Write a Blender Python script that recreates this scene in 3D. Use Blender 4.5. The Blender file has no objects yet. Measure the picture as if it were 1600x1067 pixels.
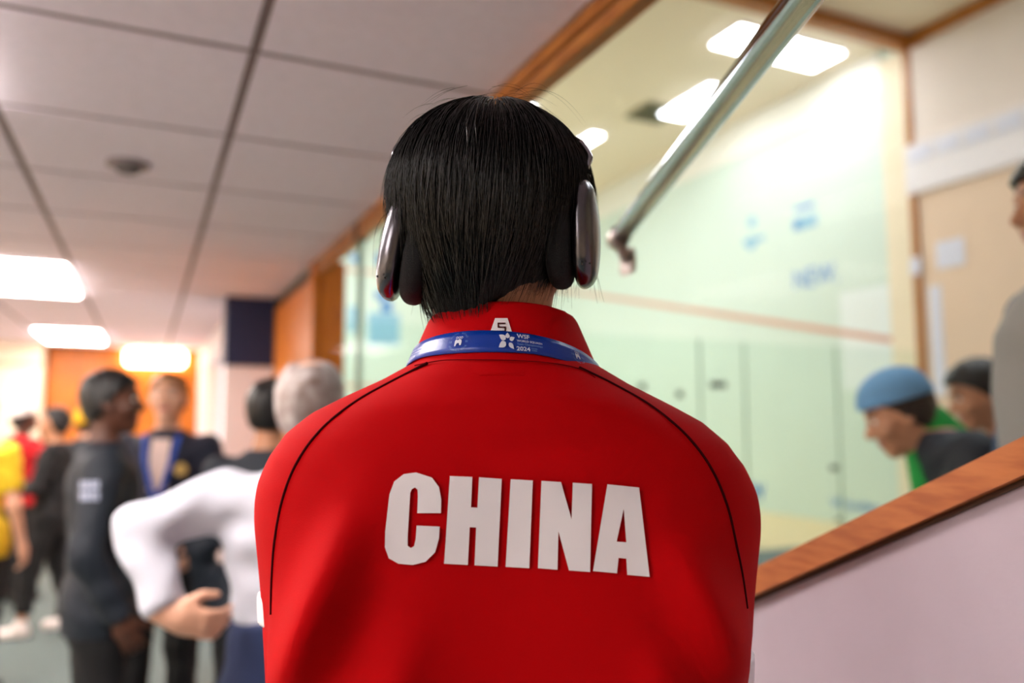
import bpy, bmesh, math, random
import numpy as np
from mathutils import Vector, Matrix

random.seed(7); RNG = np.random.default_rng(7)
SC = bpy.context.scene
COL = SC.collection
F = np.float32

# ------------------------------------------------------------------ camera
CAM_H = 1.55
PITCH = math.radians(5.7); YAW = math.radians(24.6); FPX = 1244.0
cd = bpy.data.cameras.new('camera'); cam = bpy.data.objects.new('camera', cd); COL.objects.link(cam)
cd.sensor_width = 36.0; cd.lens = 28.0
cam.location = (0, 0, CAM_H); cam.rotation_euler = (math.radians(90) + PITCH, 0, -YAW)
cd.dof.use_dof = True; cd.dof.focus_distance = 0.665; cd.dof.aperture_fstop = 2.4
cd.clip_start = 0.02
SC.camera = cam
# ------------------------------------------------------------------ world + exposure
w = bpy.data.worlds.new('world'); SC.world = w; w.use_nodes = True
w.node_tree.nodes['Background'].inputs[0].default_value = (0.9, 0.92, 1.0, 1)
w.node_tree.nodes['Background'].inputs[1].default_value = 0.15
SC.view_settings.view_transform = 'Standard'; SC.view_settings.look = 'None'
SC.view_settings.gamma = 1.0; SC.view_settings.use_curve_mapping = False
SC.view_settings.exposure = 1.08
E_TROFFER = 14.5; E_COURT = 8.0; E_FAR = 8.0       # emission strengths of the lamps, added left-wall row included

# ------------------------------------------------------------------ pixel helpers (1600 x 1067 frame)
SP, CP, SY, CY = math.sin(PITCH), math.cos(PITCH), math.sin(YAW), math.cos(YAW)
def pix_local(px, py, d):
    """point at optical depth d: x right, y forward (level), z above the camera"""
    u = (px - 800) / FPX * d; v = (533.5 - py) / FPX * d
    return np.array([u, d * CP - v * SP, d * SP + v * CP])
def to_world(p):
    p = np.asarray(p, float)
    return np.stack([p[..., 0] * CY + p[..., 1] * SY, -p[..., 0] * SY + p[..., 1] * CY, p[..., 2] + CAM_H], -1)
def at(px, py, d): return to_world(pix_local(px, py, d))
def ray(px, py):
    return to_world(pix_local(px, py, 1.0)) - np.array([0, 0, CAM_H])
def on_x(px, py, X):
    r = ray(px, py); return r * (X / r[0]) + np.array([0, 0, CAM_H])
def on_y(px, py, Y):
    r = ray(px, py); return r * (Y / r[1]) + np.array([0, 0, CAM_H])
def on_z(px, py, Z):
    r = ray(px, py); return r * ((Z - CAM_H) / r[2]) + np.array([0, 0, CAM_H])

# ------------------------------------------------------------------ materials
def lin(c):
    return tuple(((x / 255) / 12.92 if x / 255 <= .04045 else ((x / 255 + .055) / 1.055) ** 2.4) for x in c) + (1,)
MATS = {}
def mat(name, rgb, rough=.6, metal=0, bump=0, bscale=200, var=0, vscale=6, emit=0, spec=.5, sheen=0, stretch=None, tint=None):
    if name in MATS: return MATS[name]
    m = bpy.data.materials.new(name); m.use_nodes = True; MATS[name] = m
    nt = m.node_tree; b = nt.nodes['Principled BSDF']
    c = lin(rgb)
    b.inputs['Base Color'].default_value = c; b.inputs['Roughness'].default_value = rough
    b.inputs['Metallic'].default_value = metal; b.inputs['Specular IOR Level'].default_value = spec
    if sheen: b.inputs['Sheen Weight'].default_value = sheen; b.inputs['Sheen Tint'].default_value = c
    tc = nt.nodes.new('ShaderNodeTexCoord')
    if var or tint:
        n = nt.nodes.new('ShaderNodeTexNoise'); n.inputs['Scale'].default_value = vscale; n.inputs['Detail'].default_value = 6
        mp = nt.nodes.new('ShaderNodeMapping'); nt.links.new(tc.outputs['Object'], mp.inputs[0])
        if stretch: mp.inputs['Scale'].default_value = stretch
        nt.links.new(mp.outputs[0], n.inputs['Vector'])
        r = nt.nodes.new('ShaderNodeMix'); r.data_type = 'RGBA'
        c2 = lin(tint) if tint else tuple(x * (1 - var) for x in c[:3]) + (1,)
        r.inputs['A'].default_value = c2; r.inputs['B'].default_value = c
        cr = nt.nodes.new('ShaderNodeMapRange'); cr.inputs[1].default_value = .35; cr.inputs[2].default_value = .65
        nt.links.new(n.outputs['Fac'], cr.inputs[0]); nt.links.new(cr.outputs[0], r.inputs['Factor'])
        nt.links.new(r.outputs['Result'], b.inputs['Base Color'])
    if bump:
        n2 = nt.nodes.new('ShaderNodeTexNoise'); n2.inputs['Scale'].default_value = bscale; n2.inputs['Detail'].default_value = 3
        nt.links.new(tc.outputs['Object'], n2.inputs['Vector'])
        bp = nt.nodes.new('ShaderNodeBump'); bp.inputs['Strength'].default_value = bump; bp.inputs['Distance'].default_value = .002
        nt.links.new(n2.outputs['Fac'], bp.inputs['Height']); nt.links.new(bp.outputs[0], b.inputs['Normal'])
    if emit:
        b.inputs['Emission Color'].default_value = c; b.inputs['Emission Strength'].default_value = emit
    return m
def glass_mat(name, tint, refl):
    m = bpy.data.materials.new(name); m.use_nodes = True; nt = m.node_tree; nt.nodes.clear()
    o = nt.nodes.new('ShaderNodeOutputMaterial'); mx = nt.nodes.new('ShaderNodeMixShader')
    t = nt.nodes.new('ShaderNodeBsdfTransparent'); t.inputs[0].default_value = tint
    g = nt.nodes.new('ShaderNodeBsdfGlossy'); g.inputs['Roughness'].default_value = .02
    f = nt.nodes.new('ShaderNodeFresnel'); f.inputs[0].default_value = 1.45
    mu = nt.nodes.new('ShaderNodeMath'); mu.operation = 'MULTIPLY'; mu.inputs[1].default_value = refl
    ge = nt.nodes.new('ShaderNodeNewGeometry'); iv = nt.nodes.new('ShaderNodeMath'); iv.operation = 'SUBTRACT'; iv.inputs[0].default_value = 1
    nt.links.new(ge.outputs['Backfacing'], iv.inputs[1]); m2 = nt.nodes.new('ShaderNodeMath'); m2.operation = 'MULTIPLY'     # only the entry face of a pane mirrors
    nt.links.new(f.outputs[0], mu.inputs[0]); nt.links.new(mu.outputs[0], m2.inputs[0]); nt.links.new(iv.outputs[0], m2.inputs[1]); nt.links.new(m2.outputs[0], mx.inputs[0])
    nt.links.new(t.outputs[0], mx.inputs[1]); nt.links.new(g.outputs[0], mx.inputs[2]); nt.links.new(mx.outputs[0], o.inputs[0])
    return m

M_TILE = mat('ceiling_tile', (244, 232, 244), .9, bump=.25, bscale=350, var=.04, vscale=30)
M_GRID = mat('ceiling_grid', (128, 112, 112), .6)
M_WOOD = mat('varnished_wood', (196, 128, 58), .42, var=.2, vscale=9, stretch=(8, 1, 8), tint=(158, 92, 34))
M_WOODV = mat('wood_panelling', (214, 124, 22), .45, vscale=7, stretch=(8, 8, .8), tint=(178, 92, 10))
M_CAP = mat('rail_wood', (190, 112, 58), .4, vscale=14, stretch=(6, 1, 6), tint=(160, 84, 38))
M_DARKWOOD = mat('dark_groove', (66, 40, 22), .6)
M_LAV = mat('painted_plaster', (188, 175, 188), .8, bump=.15, bscale=120, var=.03, vscale=20)
M_CREAM = mat('cream_paint', (244, 228, 202), .8, var=.03)
M_WHITE = mat('white_paint', (236, 228, 232), .7)
M_TAN = mat('tan_wall', (236, 206, 182), .75, var=.03, vscale=3)
M_PINK = mat('upper_plaster', (236, 220, 212), .8, var=.03, vscale=3)
M_COURT = mat('court_wall', (214, 228, 218), .55, var=.03, vscale=1.2)
M_COURTCEIL = mat('court_ceiling', (240, 228, 210), .85)
M_COURTFLOOR = mat('court_floor', (232, 206, 160), .4, vscale=5, stretch=(12, .6, 1), tint=(222, 192, 144))
M_CARPET = mat('carpet', (112, 126, 124), .95, bump=.6, bscale=500, vscale=40, tint=(92, 106, 106))
M_NAVYP = mat('navy_panel', (22, 36, 76), .6)
M_CHROME = mat('polished_steel', (158, 158, 166), .1, 1.0)
M_STEEL = mat('brushed_steel', (180, 172, 168), .35, 1.0)
M_GLASS = glass_mat('partition_glass', (.98, .99, .985, 1), .06)
M_GLASSB = glass_mat('court_glass', (.94, .975, .96, 1), .1)
M_GEDGE = mat('glass_joint', (150, 182, 162), .3)
M_LINE = mat('court_line', (214, 158, 138), .6)
M_BLUE = mat('advert_blue', (28, 120, 200), .5)
M_PBLUE = mat('advert_pale_blue', (140, 186, 212), .5)
M_PAPER = mat('paper', (226, 224, 240), .8)
M_DARK = mat('dark_fitting', (70, 78, 78), .5)
M_EMT = mat('troffer_glow', (255, 246, 240), .5, emit=E_TROFFER)
M_EMC = mat('court_lamp_glow', (246, 250, 255), .5, emit=E_COURT)
M_EMF = mat('far_lamp_glow', (255, 232, 196), .5, emit=E_FAR)

# ------------------------------------------------------------------ object helpers
def link(name, me, m=None, parent=None, smooth=False):
    o = bpy.data.objects.new(name, me); COL.objects.link(o)
    if m is not None:
        for x in (m if isinstance(m, (list, tuple)) else [m]): me.materials.append(x)
    if parent: o.parent = parent
    if smooth: me.polygons.foreach_set('use_smooth', [True] * len(me.polygons))
    return o
def pymesh(name, v, f):
    me = bpy.data.meshes.new(name)
    me.from_pydata([tuple(map(float, p)) for p in v], [], [tuple(map(int, q)) for q in f]); me.update(); return me
def tag(o, label=None, cat=None, group=None, kind=None):
    if label: o['label'] = label
    if cat: o['category'] = cat
    if group: o['group'] = group
    if kind: o['kind'] = kind
    return o
def empty(name, loc=(0, 0, 0), rz=0):
    o = bpy.data.objects.new(name, None); COL.objects.link(o); o.location = tuple(map(float, loc)); o.rotation_euler = (0, 0, rz)
    o.empty_display_size = .1; return o
def box_mesh(name, lo, hi, bevel=0):
    bm = bmesh.new(); bmesh.ops.create_cube(bm, size=1)
    lo, hi = Vector(lo), Vector(hi)
    for v in bm.verts: v.co = Vector([(lo[i] + hi[i]) / 2 + v.co[i] * (hi[i] - lo[i]) for i in range(3)])
    if bevel: bmesh.ops.bevel(bm, geom=bm.edges[:], offset=bevel, segments=2, affect='EDGES')
    bmesh.ops.recalc_face_normals(bm, faces=bm.faces[:])
    me = bpy.data.meshes.new(name); bm.to_mesh(me); bm.free(); return me
def box(name, lo, hi, m, parent=None, bevel=0): return link(name, box_mesh(name, lo, hi, bevel), m, parent)
def struct(name, lo, hi, m, bevel=0): return tag(box(name, lo, hi, m, None, bevel), kind='structure')
def prism_x(name, x0, x1, yz, m, parent=None):
    """polygon in the YZ plane extruded from x0 to x1"""
    n = len(yz); v = [(x0, y, z) for y, z in yz] + [(x1, y, z) for y, z in yz]
    f = [tuple(range(n))[::-1], tuple(range(n, 2 * n))] + [(i, (i + 1) % n, n + (i + 1) % n, n + i) for i in range(n)]
    me = pymesh(name, v, f); bm = bmesh.new(); bm.from_mesh(me); bmesh.ops.recalc_face_normals(bm, faces=bm.faces[:]); bm.to_mesh(me); bm.free()
    return link(name, me, m, parent)
def tube_mesh(name, pts, rad, seg=8, closed=False):
    P = np.asarray(pts, float); n = len(P); R = np.full(n, rad) if np.isscalar(rad) else np.asarray(rad)
    T = np.gradient(P, axis=0); T /= np.linalg.norm(T, axis=1)[:, None] + 1e-9
    up = np.array([0, 0, 1.]) if abs(T[0][2]) < .9 else np.array([1., 0, 0])
    v = []; N = None
    for i in range(n):
        N = np.cross(T[i], up) if N is None else N - T[i] * np.dot(N, T[i])
        N = N / (np.linalg.norm(N) + 1e-9); B = np.cross(T[i], N)
        for k in range(seg):
            a = 2 * math.pi * k / seg; v.append(P[i] + R[i] * (math.cos(a) * N + math.sin(a) * B))
    f = [(i * seg + k, i * seg + (k + 1) % seg, (i + 1) * seg + (k + 1) % seg, (i + 1) * seg + k) for i in range(n - 1) for k in range(seg)]
    f += [tuple(range(seg))[::-1], tuple(range((n - 1) * seg, n * seg))]
    return pymesh(name, v, f)
def text_mesh(s, size=1.0, spacing=1.0, bold=0):
    cu = bpy.data.curves.new('lettering', 'FONT'); cu.body = s; cu.size = size; cu.resolution_u = 3; cu.space_character = spacing; cu.offset = bold
    o = bpy.data.objects.new('lettering', cu); COL.objects.link(o); bpy.context.view_layer.update()
    me = bpy.data.meshes.new_from_object(o.evaluated_get(bpy.context.evaluated_depsgraph_get()))
    bpy.data.objects.remove(o); bpy.data.curves.remove(cu)
    v = np.array([x.co[:] for x in me.vertices]); f = [tuple(p.vertices) for p in me.polygons]
    bpy.data.meshes.remove(me); return v[:, :2], f

# ------------------------------------------------------------------ implicit surfaces (numpy) -> meshes by surface nets
def smin(a, b, k):
    h = np.maximum(k - np.abs(a - b), 0) / k
    return np.minimum(a, b) - h * h * k * .25
def smax(a, b, k): return -smin(-a, -b, k)
def cone(P, a, b, ra, rb):
    a = np.asarray(a, F); b = np.asarray(b, F); ba = b - a
    t = np.clip(((P - a) @ ba) / max(float(ba @ ba), 1e-9), 0, 1)
    return np.linalg.norm(P - a - t[..., None] * ba, axis=-1) - (ra + (rb - ra) * t)
def ell(P, c, r):
    q = (P - np.asarray(c, F)) / np.asarray(r, F); k = np.linalg.norm(q, axis=-1)
    g = np.linalg.norm(q / np.asarray(r, F), axis=-1) + 1e-6
    return k * (k - 1) / g
def loft(P, tab, p=2.0):
    """tab rows: z, half-width, half-depth, centre x, centre y"""
    t = np.asarray(tab, float); t = t[np.argsort(t[:, 0])]; z = P[..., 2]
    w_, d_, cx, cy = [np.interp(z, t[:, 0], t[:, i]).astype(F) for i in (1, 2, 3, 4)]
    k = (np.abs((P[..., 0] - cx) / w_) ** p + np.abs((P[..., 1] - cy) / d_) ** p) ** (1 / p)
    s = (k - 1) * np.minimum(w_, d_)
    return np.maximum(np.maximum(s, z - t[-1, 0]), t[0, 0] - z)
def nets(fn, lo, hi, h):
    lo = np.asarray(lo, F); hi = np.asarray(hi, F); n = np.ceil((hi - lo) / h).astype(int) + 1
    ax = [lo[i] + h * np.arange(n[i], dtype=F) for i in range(3)]
    P = np.stack(np.meshgrid(*ax, indexing='ij'), -1)
    V = fn(P).astype(F); S = V < 0
    cnt = np.zeros(n - 1, F); acc = np.zeros(tuple(n - 1) + (3,), F)
    sl = lambda o: tuple(slice(o[i], n[i] - 1 + o[i]) for i in range(3))
    cs = [(a, b, c) for a in (0, 1) for b in (0, 1) for c in (0, 1)]
    for i in range(8):
        for j in range(i + 1, 8):
            d = [cs[j][k] - cs[i][k] for k in range(3)]
            if sum(map(abs, d)) != 1: continue
            va, vb = V[sl(cs[i])], V[sl(cs[j])]; x = (S[sl(cs[i])] != S[sl(cs[j])])
            t = np.where(x, va / np.where(x, va - vb, 1), 0)
            cnt += x
            for k in range(3): acc[..., k] += np.where(x, cs[i][k] + t * d[k], 0)
    ids = -np.ones(n - 1, int); m = cnt > 0; ids[m] = np.arange(m.sum())
    idx = np.argwhere(m); verts = lo + h * (idx + acc[m] / cnt[m][:, None])
    faces = []
    for a in range(3):
        b, c = (a + 1) % 3, (a + 2) % 3
        s0 = [slice(None)] * 3; s1 = [slice(None)] * 3; s0[a] = slice(0, -1); s1[a] = slice(1, None)
        A, B = S[tuple(s0)], S[tuple(s1)]; e = np.argwhere(A != B)
        e = e[(e[:, b] > 0) & (e[:, c] > 0) & (e[:, b] < n[b] - 1) & (e[:, c] < n[c] - 1)]
        fl = A[tuple(e.T)]
        def cell(db, dc):
            q = e.copy(); q[:, b] += db; q[:, c] += dc; return ids[tuple(q.T)]
        q = np.stack([cell(-1, -1), cell(0, -1), cell(0, 0), cell(-1, 0)], 1)
        q[~fl] = q[~fl][:, ::-1]; faces.append(q)
    return verts, np.concatenate(faces)
def relax(v, f, it):
    e = np.concatenate([f[:, [0, 1]], f[:, [1, 2]], f[:, [2, 3]], f[:, [3, 0]]])
    for _ in range(it):
        s = np.zeros_like(v); c = np.zeros(len(v), F)
        for a, b in ((0, 1), (1, 0)):
            np.add.at(s, e[:, a], v[e[:, b]]); np.add.at(c, e[:, a], 1)
        v = .5 * v + .5 * s / np.maximum(c, 1)[:, None]
    return v
def sdf_obj(name, fn, lo, hi, h, m, parent=None, it=1):
    v, f = nets(fn, lo, hi, h); v = relax(v, f, it) if it else v
    return link(name, pymesh(name, v, f), m, parent, True)
def rotm(rx=0, ry=0, rz=0): return np.array(Matrix.Rotation(rz, 3, 'Z') @ Matrix.Rotation(rx, 3, 'X') @ Matrix.Rotation(ry, 3, 'Y'), F)

# =================================================================== STRUCTURE
CZ = 2.40                       # corridor ceiling
XG = 0.79                       # plane of the glazed partition
YE = 4.26                       # its far end
YB = 5.70; XW = 7.20            # back glass line of the court, far side wall
ZC = 5.62; ZF = 0.40            # court / gallery ceiling and floor
YF = 15.4; YFAR = 10.4; XL = -2.806; YBK = -3.0
struct('floor', (XL - .1, YBK - .1, -.1), (XG + .16, YFAR + .1, 0), M_CARPET)
ceil = tag(box('ceiling', (XL - .1, YBK - .1, CZ + .02), (XG, YFAR + .1, CZ + .12), M_GRID), kind='structure')
xs = [XL + .6 * i for i in range(7)]; xs[-1] = XG
ys = [.05 + .6 * k for k in range(-5, 18)]
TRO = [(-1.006, y) for y in (1.25, 4.85, 8.45)] + [(-2.206, y) for y in (-.55, 3.05, 6.65)]  # second column: out-of-view panels added to brighten the corridor ceiling
tile_me = box_mesh('ceiling_tile', (.011, .011, -.004), (.589, .589, .018), .002); tile_me.materials.append(M_TILE)
for x in xs[:-1]:
    for y in ys:
        if y > YFAR - .3 or any(abs(x - tx) < .1 and -.1 < y - ty < .7 for tx, ty in TRO): continue
        o = bpy.data.objects.new('ceiling_tile', tile_me); COL.objects.link(o); o.location = (x, y, CZ); o.parent = ceil
for i in range(1, 6): box('ceiling_grid_runner', (xs[i] - .010, YBK, CZ - .001), (xs[i] + .010, YFAR, CZ + .019), M_GRID, ceil)
for y in ys: box('ceiling_grid_runner', (XL, y - .010, CZ), (XG, y + .010, CZ + .019), M_GRID, ceil)
TL = ['recessed ceiling light panel above left of the red jacket',
      'recessed louvred ceiling light panel at the left edge of the picture', 'farthest recessed ceiling light panel before the orange wood wall',
      'added unseen ceiling light panel by the left wall nearest the camera', 'added unseen ceiling light panel by the left wall, middle of its row', 'added unseen ceiling light panel by the left wall, farthest of its row']
for (tx, ty), lb in zip(TRO, TL):
    t = tag(empty('ceiling_light', (tx + .3, ty + .6, CZ)), lb, 'ceiling light', 'recessed corridor lights')
    box('light_frame', (-.296, -.596, -.006), (-.27, .596, .018), M_WHITE, t); box('light_frame', (.27, -.596, -.006), (.296, .596, .018), M_WHITE, t)
    box('light_frame', (-.27, -.596, -.006), (.27, -.57, .018), M_WHITE, t); box('light_frame', (-.27, .57, -.006), (.27, .596, .018), M_WHITE, t)
    box('diffuser', (-.27, -.57, -.024), (.27, .57, .016), M_EMT, t, .008)
    for k in range(3): box('louvre_bar', (-.27 + .135 * (k + 1) - .006, -.57, -.031), (-.27 + .135 * (k + 1) + .006, .57, -.0245), M_WHITE, t)
p = on_z(200, 253, CZ)
t = tag(empty('smoke_detector', (p[0], p[1], CZ)), 'small round grey detector on a ceiling tile', 'detector')
def disc(name, r, z0, z1, m, par, seg=24, r2=None):
    bm = bmesh.new(); bmesh.ops.create_cone(bm, cap_ends=True, segments=seg, radius1=r2 or r, radius2=r, depth=abs(z1 - z0), matrix=Matrix.Translation((0, 0, (z0 + z1) / 2)))
    me = bpy.data.meshes.new(name); bm.to_mesh(me); bm.free(); return link(name, me, m, par)
M_GREYP = mat('grey_plastic', (150, 138, 140), .5)
disc('detector_base', .065, -.016, -.004, M_GREYP, t); disc('detector_dome', .042, -.036, -.016, mat('dark_grille', (96, 90, 92), .6), t, r2=.03)

# corridor walls
struct('wall_left', (XL - .1, YBK, 0), (XL, YFAR, CZ), M_CREAM)
struct('wall_back', (XL - .1, YBK - .1, 0), (XW, YBK, ZC), M_CREAM)
wf = struct('wall_far', (XL, YFAR, 0), (XG + .1, YFAR + .1, CZ + .02), M_DARKWOOD)
for k in range(6):
    x0 = -1.03 + k * .30; box('wall_panel', (x0 + .004, YFAR - .022, .02), (min(x0 + .296, .56), YFAR, CZ - .004), M_WOODV, wf)
wl = struct('wall_far_cream', (XL, 9.95, 0), (-1.05, YFAR - .03, CZ), M_CREAM)
box('wall_ledge', (XL, 9.92, 2.14), (-1.05, 9.95, 2.17), mat('beige_trim', (214, 180, 140), .6), wl)
struct('wall_right_far', (.56, 5.95, 0), (XG + .1, YFAR, CZ), M_WHITE)
dr = tag(empty('door_1', (.56, 7.6, 0)), kind='structure')
box('door_leaf', (-.03, -.42, .01), (-.005, .42, 2.05), M_CREAM, dr, .004)
for a, b in ((-.49, -.42), (.42, .49)): box('door_frame', (-.05, a, 0), (-.001, b, 2.12), M_WHITE, dr)
hn = link('door_handle', tube_mesh('door_handle', [(-.03, .34, 1.02), (-.075, .34, 1.02), (-.08, .33, 1.02), (-.08, .22, 1.02)], .01), M_STEEL, dr, True)
# pillar: white below, navy panel above
pl = tag(empty('pillar', (.63, 5.78, 0)), kind='structure')
box('pillar_shaft', (-.155, -.08, 0), (.16, .17, 1.925), M_WHITE, pl); box('pillar_header', (-.158, -.10, 1.925), (.16, .17, CZ), M_NAVYP, pl)
# timber wall between partition and pillar
wp = struct('wall_timber', (XG + .02, YE, 0), (XG + .16, YB + .17, CZ), M_DARKWOOD)
for k in range(3):
    y0 = YE + k * .48; box('wall_panel', (XG, y0 + .004, 0), (XG + .02, y0 + .474, CZ - .078), M_WOODV, wp)
struct('trim_1', (XG - .012, YE - .03, 0), (XG + .16, YE + .05, CZ), M_WOODV, .003)
# beam over the partition + bulkhead above it
bm_ = tag(empty('trim_2', (XG, 0, CZ)), kind='structure')
box('beam_board', (0, YBK, -.036), (.045, YE, 0), M_WOOD, bm_, .003); box('beam_board', (.003, YBK, -.075), (.045, YE, -.042), M_WOOD, bm_, .003)
box('beam_groove', (.008, YBK, -.046), (.04, YE, -.032), M_DARKWOOD, bm_)
box('beam_joint', (-.002, 3.31, -.075), (.047, 3.37, 0), M_DARKWOOD, bm_)
struct('wall_bulkhead', (XG + .002, YBK, CZ), (XG + .045, YB + .1, ZC), M_PINK)
struct('wall_court_near', (XG + .02, YB + .1, 0), (XG + .13, YF, ZC), M_COURT)
# sloping knee wall with wooden cap
def capz(y): return CAM_H - .02 - .486 * (y - .51)
y0, y1 = -.45, 2.3
kw = [(YBK, 0), (YBK, capz(y0) - .03), (y0, capz(y0) - .03), (y1, capz(y1) - .03), (YE, capz(y1) - .03), (YE, 0)]
tag(prism_x('wall_knee', XG, XG + .09, kw, M_LAV), kind='structure')
dz = .036
def capprism(name, x0, x1, up, dn, m):
    pts = [(YBK, capz(y0) + up), (y0, capz(y0) + up), (y1, capz(y1) + up), (YE - .03, capz(y1) + up), (YE - .03, capz(y1) - dn), (y1, capz(y1) - dn), (y0, capz(y0) - dn), (YBK, capz(y0) - dn)]
    return tag(prism_x(name, x0, x1, pts, m), kind='structure')
capprism('trim_3', XG - .018, XG + .108, 0, .036, M_CAP)
capprism('trim_4', XG - .006, XG + .096, -.036, .042, M_DARKWOOD)
# glazing
gz = CZ - .075
g1 = tag(prism_x('window_1', XG + .018, XG + .030, [(YBK, capz(y0)), (y0, capz(y0)), (y1, capz(y1)), (3.335, capz(y1)), (3.335, gz), (YBK, gz)], M_GLASS), kind='structure')
g2 = tag(prism_x('window_2', XG + .018, XG + .030, [(3.355, capz(y1)), (YE - .03, capz(y1)), (YE - .03, gz), (3.355, gz)], M_GLASS), kind='structure')
box('glass_joint', (XG + .012, 3.335, capz(y1)), (XG + .036, 3.355, gz), M_GEDGE, g1)

# gallery + court
struct('floor_gallery', (XG + .09, YBK, ZF - .1), (XW, YB, ZF), M_CARPET)
struct('floor_court', (XG + .13, YB, ZF - .1), (XW, YF, ZF), M_COURTFLOOR)
struct('ceiling_court', (XG + .02, YBK, ZC), (XW + .1, YF + .1, ZC + .1), M_COURTCEIL)
wt = struct('wall_right', (XW, YBK, 0), (XW + .1, YB, 3.9), M_TAN)
struct('wall_right_upper', (XW - .012, YBK, 4.42), (XW + .1, YB, ZC), M_PINK)
bd = struct('wall_band', (XW - .05, YBK, 3.9), (XW + .1, YB, 4.42), M_WHITE, .01)  # raised white band along the wall, with a row of pale plates
for k in range(28): box('band_plate', (XW - .058, YBK + .31 * k + .01, 4.22), (XW - .05, YBK + .31 * k + .25, 4.36), M_PAPER, bd)
cs_ = struct('wall_court_side', (XW, YB, 0), (XW + .1, YF, ZC), M_COURT)
struct('trim_6', (XW - .05, YB - .30, ZC - .16), (XW, YB - .05, ZC), M_WOOD)
struct('trim_7', (XG + .13, YB - .12, ZC - .14), (XW, YB + .02, ZC), M_WOOD)
struct('trim_8', (XW - .03, YB - .10, ZF), (XW + .01, YB - .02, ZC - .14), M_WOOD)
struct('trim_9', (XW - .02, YB - .02, ZF), (XW + .01, YB + .28, ZC - .14), M_CREAM)
struct('trim_10', (XW - .04, YBK, ZC - .14), (XW, YB - .3, ZC), M_WOOD)
struct('wall_court_front', (XG + .02, YF, 0), (XW + .1, YF + .1, ZC), M_COURT)
struct('trim_11', (XW - .02, YB + .28, ZC - .5), (XW, YF, ZC), mat('white_band', (244, 240, 232), .7))
# out-of-court line climbing along the side wall, and the front wall lines
a = on_x(1392, 531, XW - .01); b = on_x(915, 459, XW - .01)
sl_ = (b[2] - a[2]) / (b[1] - a[1]); zl = lambda y: a[2] + sl_ * (y - a[1])
prism_x('court_line', XW - .008, XW, [(YB + .28, zl(YB + .28) - .035), (YF, zl(YF) - .035), (YF, zl(YF) + .035), (YB + .28, zl(YB + .28) + .035)], M_LINE, cs_)
for z in (ZF + 1.83, zl(YF)): box('court_line', (XG + .13, YF - .008, z - .03), (XW, YF, z + .03), M_LINE, bpy.data.objects['wall_court_front'])
# pale sheet on the side wall beside the corner
pA = on_x(1312, 458, XW); pB = on_x(1312, 610, XW)
box('wall_sheet', (XW - .006, YB + .28, pB[2]), (XW, pA[1], pA[2]), mat('pale_sheet', (234, 240, 240), .6), cs_)
# court back glass: panels, joints, patch fittings
GT = 2.27
jx = [XG + .13, 2.0, 3.1]
for px in (1095, 1165): jx.append(on_y(px, 650, YB)[0])
jx += [jx[-1] + (XW - jx[-1]) * .5, XW - .03]
for i in range(len(jx) - 1):
    g = tag(box('window_%d' % (i + 3), (jx[i] + .006, YB - .006, ZF), (jx[i + 1] - .006, YB + .006, GT), M_GLASSB), kind='structure')
    if i: 
        box('glass_joint', (jx[i] - .006, YB - .007, ZF), (jx[i] + .006, YB + .007, GT), M_GEDGE, g)
for px, py, ww, hh in ((1122, 601, .16, .055), (1003, 604, .05, .06), (1062, 616, .05, .06), (1303, 731, .07, .05), (1312, 812, .05, .04)):
    q = on_y(px, py, YB); f_ = tag(empty('glass_fitting', (q[0], YB, q[2])), {1122: 'long dark clamp on the glass back wall of the court', 1003: 'small dark clamp on the court glass nearest the headphones', 1062: 'small dark clamp on the court glass left of the long clamp', 1303: 'dark clamp on the court glass below the blue beanie', 1312: 'lowest dark clamp on the court glass just above the wooden rail'}[px], 'clamp', 'glass clamps')
    box('clamp_plate', (-ww / 2, -.022, -hh / 2), (ww / 2, -.007, hh / 2), M_DARK, f_, .004); box('clamp_plate', (-ww / 2, .007, -hh / 2), (ww / 2, .022, hh / 2), M_DARK, f_, .004)
    link('clamp_bolt', tube_mesh('clamp_bolt', [(0, -.03, 0), (0, -.02, 0)], .012), M_STEEL, f_)
# court ceiling lights and vent
def ceil_lamp(label, pxs, nm='court_light'):
    q = np.array([on_z(px, py, ZC) for px, py in pxs]); lo, hi = q.min(0), q.max(0); c = (lo + hi) / 2; h = (hi - lo) / 2
    t = tag(empty(nm, (c[0], c[1], ZC)), label, 'ceiling light', 'court lights')
    box('diffuser', (-h[0], -h[1], -.05), (h[0], h[1], -.03), M_EMC, t); box('light_housing', (-h[0] - .02, -h[1] - .02, -.03), (h[0] + .02, h[1] + .02, 0), M_WHITE, t)
    return c, h
c1, h1 = ceil_lamp('large bright light panel on the court ceiling behind the steel tube', [(1112, 66), (1318, 78)])
ceil_lamp('small bright court light beside the top of the head', [(898, 222), (942, 208)])
ceil_lamp('narrow court light just left of the steel tube', [(1068, 182), (1108, 128)])
for k in range(2):
    t = tag(empty('court_light', (3.2, 9.5 + 3.2 * k, ZC)), ['court light hidden behind the dark hair', 'farthest court light near the front wall'][k], 'ceiling light', 'court lights')
    box('diffuser', (-1.2, -.6, -.05), (1.2, .6, -.03), M_EMC, t); box('light_housing', (-1.22, -.62, -.03), (1.22, .62, 0), M_WHITE, t)
t = tag(empty('gallery_light', (4.0, 2.2, ZC)), 'light panel on the gallery ceiling out of view', 'ceiling light')
box('diffuser', (-.9, -.5, -.05), (.9, .5, -.03), M_EMC, t); box('light_housing', (-.92, -.52, -.03), (.92, .52, 0), M_WHITE, t)
q = on_z(1022, 175, ZC); t = tag(empty('ceiling_vent', (q[0], q[1], ZC)), 'dark slatted vent on the cream court ceiling', 'vent')
box('vent_frame', (-.28, -.28, -.03), (.28, .28, 0), mat('vent_grey', (150, 146, 120), .6), t)
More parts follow.
